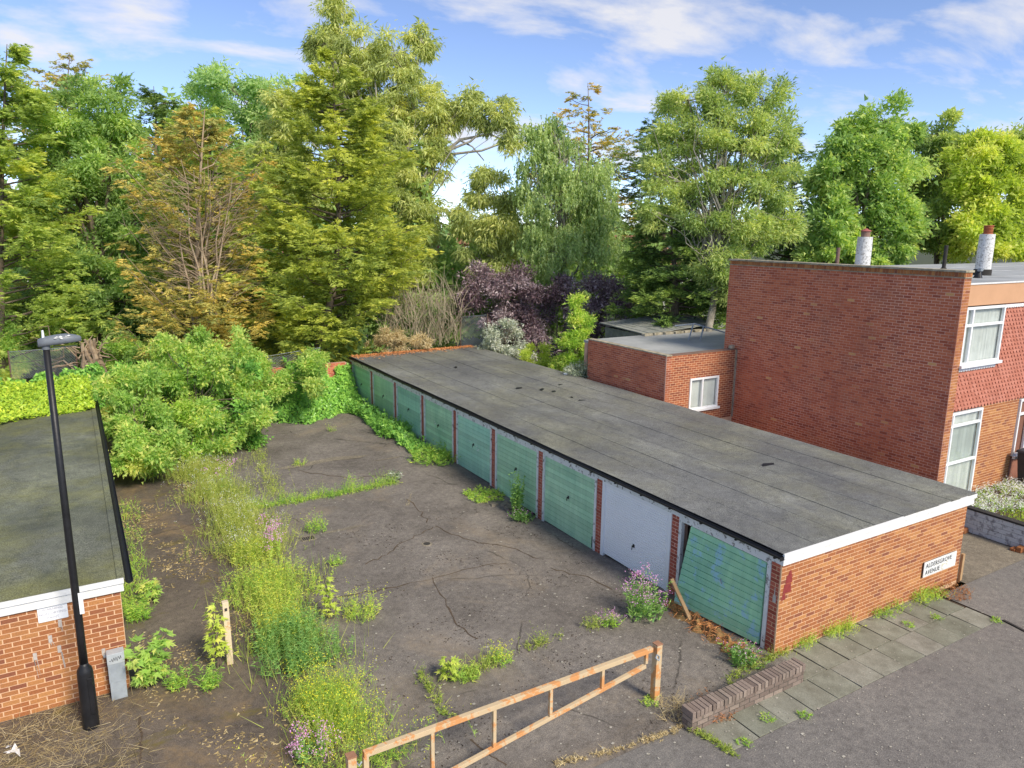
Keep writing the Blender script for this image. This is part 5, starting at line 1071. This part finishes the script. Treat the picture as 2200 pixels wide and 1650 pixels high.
# the long overgrown strip between the two forecourts
def strip_x(y): return np.interp(y, [.2, 1.5, 4.6, 7, 10.4, 14.9, 17], [-7.25, -7.3, -7.4, -7.2, -7.0, -7.25, -7.4])
def strip_pts(n, y0, y1, w):
    y = rng.uniform(y0, y1, n*2); k_ = (np.sin(y*2.9+1)+.8*np.sin(y*6.7+2)+.5*np.sin(y*1.3)+rng.normal(size=2*n)*.7) > -.35; y = y[k_][:n]; n = len(y)
    x = strip_x(y)+rng.normal(size=n)*w*.45*(1+.35*np.sin(y*2.1)); return np.stack([x, y, np.zeros(n)], 1)
def strip(label, y0, y1, w, n, h, leaf, flower=None, nf=8, fs=.018, fr=.04, hue=.5, share=.7, **kw):
    b = strip_pts(n, y0, y1, w); n = len(b); q, tip, td = herb_quads(b, h*rng.uniform(.45, 1.1, n), **kw)
    tag(quads_mesh('overgrown_weeds', q, M[leaf], None, hue+rng.normal(size=len(q))*.2), label, 'weeds', kind='stuff')
    if flower: f = flower_quads(tip[:int(len(tip)*share)], nf, fr, fs); tag(quads_mesh('wild_flowers', f, M[flower], None, rng.uniform(.1, .9, len(f))), 'scattered blossom on the '+label, 'flowers', kind='stuff')
strip('pale yellow flowering weeds at the near end of the strip', .7, 3.2, .8, 560, .72, 'lf_weed', 'fl_yellow', 5, .02, .05, hue=.62, nl=16, L=.07, W=.012, lean=.4)
strip('deep green leafy weeds in the strip beside the timber marker', 3.2, 4.9, .55, 300, .68, 'lf_weed_dark', None, nl=30, L=.10, W=.018, lean=.18)
strip('mixed green and yellow weeds in the middle of the strip', 4.4, 8.8, .72, 760, .62, 'lf_weed', 'fl_yellow', 3, .02, .03, hue=.68, nl=18, L=.09, W=.016, share=.35)
strip('pale feathery weeds along the far half of the strip', 7.8, 15.8, .95, 1400, .7, 'lf_grass', 'fl_white', 6, .018, .03, hue=.68, nl=12, L=.09, W=.012, share=.25)
n = 6500; b = strip_pts(n, 1.0, 16, .85); n = len(b); tag(quads_mesh('tall_grass', leaf_quads(b, np.concatenate([rng.normal(size=(n, 2))*.35, np.ones((n, 1))], 1), rng.uniform(.25, .75, n), .011, .02), M['lf_grass'], None, rng.normal(size=n)*.25+.55), 'yellow green grasses growing all along the overgrown strip', 'grass', kind='stuff')
def joint(pts, n, h, w, leaf, label, nm='joint_grass', patch=-9.):
    pts = [at_z(*p) for p in pts]; t = rng.uniform(0, len(pts)-1, n)*.9999; i = t.astype(int); f = (t-i)[:, None]; A = np.array(pts); b = A[i]*(1-f)+A[i+1]*f; b[:, :2] += rng.normal(size=(n, 2))*w; b[:, 2] = [ground_z(x, y) for x, y in b[:, :2]]
    ph = rng.uniform(0, 6); keep_ = (np.sin(t*5.3+ph)+.7*np.sin(t*13.1+ph*2)+rng.normal(size=n)*.25) > patch; b = b[keep_]; t = t[keep_]; i = i[keep_]; n = len(b)
    dens = .5+.5*np.sin(t*9+i); hh = h*rng.uniform(.3, 1.1, n)*(.45+.8*dens)
    q, tip, td = herb_quads(b[:n//2], hh[:n//2], nl=9, L=.06, W=.014, lean=.4); g2 = leaf_quads(b[n//2:], np.concatenate([rng.normal(size=(n-n//2, 2))*.5, np.ones((n-n//2, 1))], 1), hh[n//2:], .010, .02); q = np.concatenate([q, g2])
    tag(quads_mesh(nm, q, M[leaf], None, .55+rng.normal(size=len(q))*.2), label, 'weeds', kind='stuff')
joint([(530, 1095), (640, 1078), (740, 1060), (850, 1038)], 1000, .45, .10, 'lf_weed', 'line of weeds crossing the forecourt along the far joint')
joint([(555, 960), (560, 1000), (585, 1045), (600, 1070)], 380, .5, .12, 'lf_grass', 'curved tuft of tall grass at the far left of the open forecourt')
joint([(900, 1445), (930, 1490), (965, 1545)], 150, .22, .05, 'lf_grass', 'short row of weeds turning towards the barrier')
joint([(950, 1485), (1060, 1425), (1160, 1385), (1290, 1345)], 800, .36, .07, 'lf_grass', 'broken line of grass and weeds along the near joint of the forecourt', patch=.2)
joint([(1715, 1390), (1790, 1362), (1860, 1330), (1960, 1300), (2030, 1270)], 1500, .26, .10, 'lf_weed', 'green weeds growing along the foot of the orange end wall', patch=.15)
joint([(1480, 1570), (1530, 1590), (1580, 1625)], 160, .10, .04, 'lf_grass', 'grass growing round the near corner of the paving slabs')
joint([(1500, 1540), (1600, 1500), (1720, 1445)], 330, .16, .05, 'lf_grass', 'grass between the low wall and the paving slabs')
joint([(1190, 1645), (1330, 1612), (1440, 1575), (1490, 1550)], 260, .08, .03, 'lf_straw', 'dry grass along the seam between forecourt and footway')
joint([(255, 1340), (285, 1270), (290, 1200), (270, 1080)], 600, .40, .14, 'lf_weed', 'weeds along the foot of the left garage doors')
joint([(1560, 1470), (1640, 1425), (1700, 1400)], 200, .2, .06, 'lf_grass', 'weeds behind the low brick wall')
# tufts in the slab joints
SL = ['closest to the gate post', 'beside the middle of the low wall', 'at the outer slab edge below the wall end', 'near the street sign', 'at the far outer corner of the slabs', 'between the two slab rows']
for (px, py), lab in zip(((1600, 1597), (1650, 1546), (1730, 1540), (2010, 1330), (2140, 1335), (1950, 1345)), SL):
    herb('weed_tuft', 'small green weed tuft in the paving %s' % lab, 'weed', px, py, .11, .08, 26, 'lf_weed', nl=7, L=.045, W=.013, lean=.9)
# individual plants
maple_sapling('sycamore_sapling', 'leafy sycamore sapling beside the grey cabinet', 318, 1478, .42, .95, 190, 'lf_bramble', .15)
maple_sapling('sycamore_sapling', 'yellow green sapling against the cream marker post', 462, 1440, .20, 1.15, 100, 'lf_lime', .12)
maple_sapling('sycamore_sapling', 'small sapling growing by the corner of the left garage roof', 322, 1296, .16, .5, 50, 'lf_bramble', .12)
maple_sapling('sycamore_sapling', 'yellow tipped sapling in the strip beyond the marker post', 712, 1330, .18, .95, 70, 'lf_lime', .11)
maple_sapling('sycamore_sapling', 'small pale seedling in the near weed line by the barrier', 965, 1460, .12, .42, 40, 'lf_lime', .09)
for (px, py, r, h, n, lab) in ((385, 1480, .12, .45, 16, 'spiky green shoots right of the sycamore sapling'), (455, 1478, .14, .5, 20, 'spiky green shoots at the foot of the marker post'), (300, 1330, .2, .6, 30, 'tall yellowish shoots against the left garage corner')):
    herb('willowherb', lab, 'weed', px, py, r, h, n, 'lf_weed', nl=26, L=.10, W=.018, lean=.35, hue=.5)
herb('valerian', 'pink flowering valerian clump in front of the white garage door', 'flower', 1385, 1325, .36, .85, 60, 'lf_weed_dark', 'fl_pink', 18, .045, .026, nl=24, L=.10, W=.03, lean=.25)
herb('valerian', 'small pink valerian left of the large clump by the white door', 'flower', 1310, 1345, .14, .32, 26, 'lf_weed', 'fl_pink', 10, .03, .02, nl=14, L=.07, W=.022, lean=.4)
herb('valerian', 'pink valerian at the foot of the broken garage door', 'flower', 1600, 1428, .24, .36, 34, 'lf_weed_dark', 'fl_pink', 7, .03, .022, nl=16, L=.11, W=.035, lean=.4)
herb('valerian', 'pink valerian at the bottom of the strip by the left gate post', 'flower', 668, 1632, .20, .5, 26, 'lf_weed_dark', 'fl_pink', 26, .045, .026, nl=18, L=.09, W=.03, lean=.4)
herb('valerian', 'pink valerian heads standing out of the middle of the strip', 'flower', 585, 1205, .25, .95, 22, 'lf_weed', 'fl_pink', 30, .05, .03, nl=14, L=.09, W=.025, lean=.2)
herb('valerian', 'pale pink flowers at the far end of the strip', 'flower', 480, 1060, .3, .95, 14, 'lf_weed', 'fl_pink', 16, .05, .03, nl=14, L=.09, W=.025, lean=.2)
herb('climbing_weed', 'tall leafy weed climbing the sixth door from the wall end', 'weed', 1110, 1095, .16, 1.15, 30, 'lf_weed_dark', None, nl=36, L=.10, W=.05, lean=.08)
herb('valerian', 'low pink flowered clump beside the pillar of the third green door', 'flower', 1125, 1108, .26, .35, 40, 'lf_weed_dark', 'fl_pink', 3, .03, .025, nl=22, L=.08, W=.03, lean=.5)
herb('sprawling_weed', 'yellowish sprawling weed on the asphalt below the fourth green door', 'weed', 1040, 1062, .55, .22, 110, 'lf_weed', None, nl=14, L=.10, W=.025, lean=1.2, hue=.6)
herb('sprawling_weed', 'big straggling weed bank in front of the middle green doors', 'weed', 935, 990, .75, .55, 190, 'lf_weed', None, nl=18, L=.11, W=.028, lean=.7, hue=.42)
herb('sprawling_weed', 'leafy weed bank at the foot of the far green doors', 'weed', 850, 935, .7, .6, 170, 'lf_ivy', None, nl=20, L=.13, W=.05, lean=.7)
herb('mullein', 'pale woolly mullein plant alone on the asphalt', 'weed', 850, 1035, .12, .35, 12, 'lf_varieg', None, nl=16, L=.17, W=.055, lean=.4, hue=.2, up=.5)
herb('ragwort', 'yellow flowered weed clump beside the iron drain', 'weed', 680, 1140, .25, .5, 44, 'lf_weed', 'fl_yellow', 2, .03, .018, nl=14, L=.08, W=.016, lean=.35)
herb('ragwort', 'thin green weed alone in the forecourt beyond the sapling', 'weed', 725, 1212, .18, .35, 24, 'lf_weed', None, nl=12, L=.08, W=.016, lean=.4)
herb('ragwort', 'bushy yellow flowering weed leaning out of the strip', 'weed', 775, 1325, .34, .6, 70, 'lf_weed', 'fl_yellow', 4, .04, .02, nl=16, L=.08, W=.014, lean=.45, hue=.62)
herb('ragwort', 'yellow flowering clump on the near weed line', 'weed', 1075, 1425, .2, .35, 44, 'lf_weed', 'fl_yellow', 8, .035, .02, nl=12, L=.06, W=.016, lean=.4, hue=.6)
herb('grass_clump', 'green grassy clump on the near weed line by the seedling', 'weed', 1000, 1458, .24, .3, 60, 'lf_weed', None, nl=10, L=.09, W=.012, lean=.5, hue=.6)
herb('weed_tuft', 'green tuft on the bare asphalt at the far end', 'weed', 640, 1000, .22, .3, 30, 'lf_weed', None, nl=10, L=.07, W=.014, lean=.5, hue=.65)
herb('weed_tuft', 'tiny tuft near the ivy at the far end', 'weed', 712, 928, .15, .35, 16, 'lf_weed', None, nl=10, L=.07, W=.014, lean=.3, hue=.65)
herb('weed_tuft', 'leafy weed pushing up beside the gate post foot', 'weed', 1398, 1512, .14, .16, 24, 'lf_weed', None, nl=8, L=.07, W=.016, lean=.8)
herb('dry_tuft', 'brown dry grass tuft at the near end of the low wall', 'weed', 1455, 1530, .32, .28, 150, 'lf_straw', None, nl=3, L=.10, W=.006, lean=.9, stem_w=.006)
herb('dry_tuft', 'reddish dead weeds against the near face of the low wall', 'weed', 1530, 1530, .28, .22, 90, 'rust_weed', None, nl=8, L=.06, W=.012, lean=.7)
herb('dry_tuft', 'reddish brown weed patch at the far corner of the orange end wall', 'weed', 2035, 1272, .45, .16, 150, 'rust_weed', None, nl=9, L=.05, W=.012, lean=.9)
for (px, py, lab) in ((700, 1040, 'thin'), ): herb('willowherb', 'thin upright weeds on the far weed line nearer the doors', 'weed', 760, 1052, .35, .5, 22, 'lf_weed', None, nl=12, L=.08, W=.014, lean=.2)
herb('bare_weed', 'dead leafless weed standing alone on the asphalt by the mullein', 'weed', 880, 1085, .12, .5, 6, 'lf_straw', None, nl=3, L=.1, W=.006, lean=.4)
# dry grass at the lamp foot
n = 2600; px = rng.uniform(-40, 330, n); py = rng.uniform(1470, 1660, n); A = np.array([at_z(a, b) for a, b in zip(px, py)]); ok = (A[:, 1] < 4.6) & (rng.uniform(size=n) < np.clip(1.25-(A[:, 0]+11.4)/1.5, .06, 1)); A = A[ok]; n = len(A)
D = np.concatenate([rng.normal(size=(n, 2)), np.abs(rng.normal(size=(n, 1)))*.35], 1); tag(quads_mesh('dry_grass', leaf_quads(A+np.array((0, 0, .01)), D, rng.uniform(.10, .42, n), .005, .02), M['lf_straw'], None, rng.uniform(-.3, .8, n)), 'flattened straw coloured dead grass round the lamp post foot', 'grass', kind='stuff')
t = thing('litter', 'crumpled white plastic litter in the dry grass at the bottom left', 'litter', at_z(25, 1610)); c = at_z(25, 1610, .03); mb = MB()
for k in range(9): p = c+rng.normal(size=3)*(.05, .05, .01); q = rng.normal(size=(3, 3))*(.06, .06, .02); mb.add([p+q[0], p+q[1], p+q[2]], [(0, 1, 2)])
mb.build('wrapper', M['upvc'], t)
# white flowers in the bed of the house
n = 750; b = np.stack([rng.uniform(9.15, 14.5, n), rng.uniform(.4, 2.6, n), np.zeros(n)], 1); b = b[(b[:, 1]+.35*bumpy(b[:, 0]*2, b[:, 1]*2)) > 1.15-.0*b[:, 0]]; b[:, 2] = .5-(b[:, 1]+4.5)*.0525; q, tip, td = herb_quads(b, rng.uniform(.08, .24, len(b)), nl=12, L=.08, W=.022, lean=.5); tag(quads_mesh('garden_plants', q, M['lf_weed'], None, .5+rng.normal(size=len(q))*.2), 'leafy bedding plants in front of the house', 'plants', kind='stuff')
f = flower_quads(tip, 14, .06, .035); tag(quads_mesh('garden_flowers', f, M['fl_white'], None, rng.uniform(size=len(f))), 'white blossom of the bedding plants in front of the house', 'flowers', kind='stuff')
n = 9000; b = np.stack([rng.uniform(9.1, 15, n), rng.uniform(-3.5, 1.3, n), np.zeros(n)], 1); b[:, 2] = .5-(b[:, 1]+4.5)*.0525; tag(quads_mesh('lawn', leaf_quads(b, np.concatenate([rng.normal(size=(n, 2))*.5, np.ones((n, 1))], 1), rng.uniform(.05, .11, n), .02, .02), M['lf_ivy_l'], None, rng.normal(size=n)*.2+.45), 'strip of lawn behind the whitewashed wall', 'grass', kind='stuff')
# fallen petals and grit on the asphalt
n = 1700; x = rng.uniform(-7, -.15, n); y = rng.uniform(-6, 12, n); k = rng.uniform(size=n) < np.where(y < 4.5, .75, .3)*(.3+.7*(np.sin(x*2.3+y*1.1)*np.cos(y*1.9-x) > -.2)); x, y = x[k], y[k]; n = len(x)
z = np.array([ground_z(a, b) if b > -.62 else 0 for a, b in zip(x, y)])+.009; s = rng.uniform(.010, .026, n)*rng.choice([1, 1, 1.5], n); a = rng.uniform(0, 6.28, n)
V = np.stack([np.stack([x+s*np.cos(a+q), y+s*np.sin(a+q)*.8, z+rng.uniform(0, .004, n)], 1) for q in (0, 1.4, 3.0, 4.5)], 1); tag(quads_mesh('fallen_petals', V, M['petal'], None), 'pale fallen petals and grit scattered over the asphalt', 'petals', kind='stuff')
n = 900; x = rng.uniform(-2.5, 9, n); y = rng.uniform(-5.5, -.2, n); s = rng.uniform(.008, .02, n); a = rng.uniform(0, 6.28, n); V = np.stack([np.stack([x+s*np.cos(a+q), y+s*np.sin(a+q)*.8, np.full(n, .013)], 1) for q in (0, 1.4, 3.0, 4.5)], 1); tag(quads_mesh('fallen_petals', V, M['petal'], None), 'pale specks scattered over the footway tarmac and slabs', 'petals', kind='stuff')
n = 9000; x = rng.uniform(-9.8, -7.3, n); y = rng.uniform(1.2, 15, n); k = (np.sin(x*2.9+y*.8)+np.sin(y*1.7-x*1.3)+.8*np.sin(x*6.1+y*4.7)) > rng.normal(size=n)*.35+.35; x, y = x[k], y[k]; n = len(x); P = np.stack([x, y, np.full(n, .006)], 1)
tag(quads_mesh('leaf_litter', leaf_quads(P, rng.normal(size=(n, 3))*(1, 1, .12), rng.uniform(.03, .10, n), rng.uniform(.012, .04, n), .05), M['lf_straw'], None, rng.uniform(-.5, .6, n)), 'tan leaf litter and moss crumbs over the left forecourt', 'leaf litter', kind='stuff')
n = 5000; x = rng.uniform(-6.6, -.2, n); y = rng.uniform(-.4, 9, n); k = (np.sin(x*2.1+y*1.3)+np.sin(y*2.7-x*.9)+.8*np.sin(x*5.1+y*3.7)) > rng.normal(size=n)*.35+.7; x, y = x[k], y[k]; n = len(x); P = np.stack([x, y, np.array([ground_z(a, b) for a, b in zip(x, y)])+.007], 1)
tag(quads_mesh('leaf_litter', leaf_quads(P, rng.normal(size=(n, 3))*(1, 1, .12), rng.uniform(.02, .06, n), rng.uniform(.01, .03, n), .05), M['litter_dark'], None), 'dark dead leaves and crumbs drifted over the open forecourt', 'leaf litter', kind='stuff')
# loose stones by the sixth door, small thing on the roof
t = thing('broken_concrete', 'broken lump of concrete among weeds near the third green door', 'rubble', at_z(1085, 1082)); c = at_z(1085, 1082)
for k in range(4): p = c+np.array((rng.normal()*.14, rng.normal()*.14, ground_z(c[0], c[1]))); s = rng.uniform(.07, .16); mb = MB(); mb.hexa([p+np.array(v)*s*rng.uniform(.7, 1.2) for v in ((-1, -1, -.2), (1, -1, -.2), (1, 1, -.2), (-1, 1, -.2), (-.8, -.8, .55), (.8, -.7, .5), (.7, .8, .6), (-.8, .7, .5))]).build('lump', M['concrete'], t, bevel=.01)
c = at_z(1216, 803, ZB+.25); tag(MB().lathe([(.10, c[2]-.03), (.11, c[2]+.0), (.09, c[2]+.035), (.02, c[2]+.045)], c[0], c[1], 14).build('roof_dish', M['upvc'], smooth=True), 'small white round object lying on the garage roof edge', 'dish')
tag(MB().box(GD+.02, GD+.1, -.06, .0, -.05, .62).build('timber_stake', M['wood'], bevel=.004), 'pale timber stake at the far corner of the end wall', 'stake')

# ------------------------------------------------------------------ sheds, garden structures and houses behind
def shed(name, label, pa, pb, w, h, d):
    a, b = at_d(pa[0], pa[1], d), at_d(pb[0], pb[1], d+2); t = thing(name, label, 'shed', (a[0], a[1], 0)); z = a[2]
    MB().box(a[0], a[0]+w, a[1], a[1]+2.6, -.2, z-.05).build('wall', M['sheeting'], t)
    mb = MB(); n = 14
    for k in range(n): x0 = a[0]-.15+k*(w+.3)/n; zz = z+.25*(k/n); mb.hexa([(x0, a[1]-.2, zz-.03), (x0+(w+.3)/n, a[1]-.2, zz-.03+.02*(k % 2)), (x0+(w+.3)/n, a[1]+2.8, zz+.1), (x0, a[1]+2.8, zz+.1), (x0, a[1]-.2, zz), (x0+(w+.3)/n, a[1]-.2, zz+.02*(k % 2)), (x0+(w+.3)/n, a[1]+2.8, zz+.14), (x0, a[1]+2.8, zz+.14)])
    mb.build('roof', M['sheeting'], t); return t
shed('garden_shed', 'low grey shed with sheet roof behind the rear extension', (1385, 716), (1500, 700), 4.0, 2, 30)
shed('garden_shed', 'weathered garage roof farther back below the ash', (1425, 700), (1560, 690), 5.5, 2, 36)
t = thing('garden_swing', 'leaning tubular frame of an old garden swing behind the extension roof', 'frame', (*xy(1480, 28.5), 0))
for (a, b) in (((1478, 735), (1490, 695)), ((1490, 695), (1560, 715)), ((1502, 740), (1512, 700)), ((1450, 700), (1490, 696))): MB().tube([at_d(*a, 28.5), at_d(*b, 28.5)], .03, 6).build('tube', M['grey_metal'], t)
def far_house(label, px, py_ridge, d, w, dep, wall_h, roof_h, wallm, chim=True, rz=0.):
    c = at_d(px, py_ridge, d); zr = c[2]; ze = zr-roof_h; t = thing('background_house', label, 'house', (c[0], c[1], 0)); ca, sa = math.cos(rz), math.sin(rz)
    T = lambda x, y, z: (c[0]+x*ca-y*sa, c[1]+x*sa+y*ca, z); hw, hd = w/2, dep/2
    MB().hexa([T(-hw, -hd, -.2), T(hw, -hd, -.2), T(hw, hd, -.2), T(-hw, hd, -.2), T(-hw, -hd, ze), T(hw, -hd, ze), T(hw, hd, ze), T(-hw, hd, ze)]).build('wall', M[wallm], t)
    e = .35; roof = MB().add([T(-hw-e, -hd-e, ze-.1), T(hw+e, -hd-e, ze-.1), T(hw+e, hd+e, ze-.1), T(-hw-e, hd+e, ze-.1), T(-hw*.45, 0, zr), T(hw*.45, 0, zr)], [(0, 1, 5, 4), (1, 2, 5), (2, 3, 4, 5), (3, 0, 4), (3, 2, 1, 0)]).build('roof', M['rooftile'], t)
    if chim: MB().hexa([T(-hw*.5-.45, -.45, zr-1.2), T(-hw*.5+.45, -.45, zr-1.2), T(-hw*.5+.45, .45, zr-1.2), T(-hw*.5-.45, .45, zr-1.2), T(-hw*.5-.45, -.45, zr+1.3), T(-hw*.5+.45, -.45, zr+1.3), T(-hw*.5+.45, .45, zr+1.3), T(-hw*.5-.45, .45, zr+1.3)]).build('chimney', M['brick_far'], roof)
    for s in (-.5, 0., .5):
        for zz in (ze-1.6, ze-4.2):
            if zz > .5:
                x = s*w*.8; wi = MB().hexa([T(x-.6, -hd-.03, zz), T(x+.6, -hd-.03, zz), T(x+.6, -hd+.02, zz), T(x-.6, -hd+.02, zz), T(x-.6, -hd-.03, zz+1.2), T(x+.6, -hd-.03, zz+1.2), T(x+.6, -hd+.02, zz+1.2), T(x-.6, -hd+.02, zz+1.2)]).build('window', M['upvc'], t)
                MB().hexa([T(x-.5, -hd-.05, zz+.1), T(x+.5, -hd-.05, zz+.1), T(x+.5, -hd-.031, zz+.1), T(x-.5, -hd-.031, zz+.1), T(x-.5, -hd-.05, zz+1.1), T(x+.5, -hd-.05, zz+1.1), T(x+.5, -hd-.031, zz+1.1), T(x-.5, -hd-.031, zz+1.1)]).build('pane', M['glass'], wi)
far_house('tile roofed brick house with chimney seen through the gap between the trees', 1010, 476, 105, 9, 8, 5, 3, 'brick_far', True, -.5)
far_house('white rendered house glimpsed behind the trees left of centre', 640, 540, 66, 14, 8, 5, 2.5, 'render_white', True, -.4)
far_house('white rendered house glimpsed behind the birch', 1330, 505, 70, 12, 8, 5, 2.5, 'render_white', True, -.45)
far_house('pale house glimpsed at the far left behind the oak', 260, 520, 64, 13, 8, 5, 2.5, 'render_white', False, -.3)
# distant wood that reads as one mass
n = 14000; px = rng.uniform(-300, 2500, n); dd = rng.uniform(95, 190, n); bz = 497-(px-1100)*.0116; top = 60/dd*100*(.35+.35*np.sin(px*.021)+.25*np.sin(px*.057+1)+.2*np.sin(px*.13))
py = bz+30-rng.uniform(size=n)*np.maximum(top, 8)-10; P = CAM+dd[:, None]*(FW+RT*((px-1100)/FOC)[:, None]+UP*((825-py)/FOC)[:, None])
leaf_sheet('distant_trees', 'distant line of trees on the horizon seen through the gaps', 'trees', P, 'lf_robinia', 1.5, out=(-.4, -.7, .5))
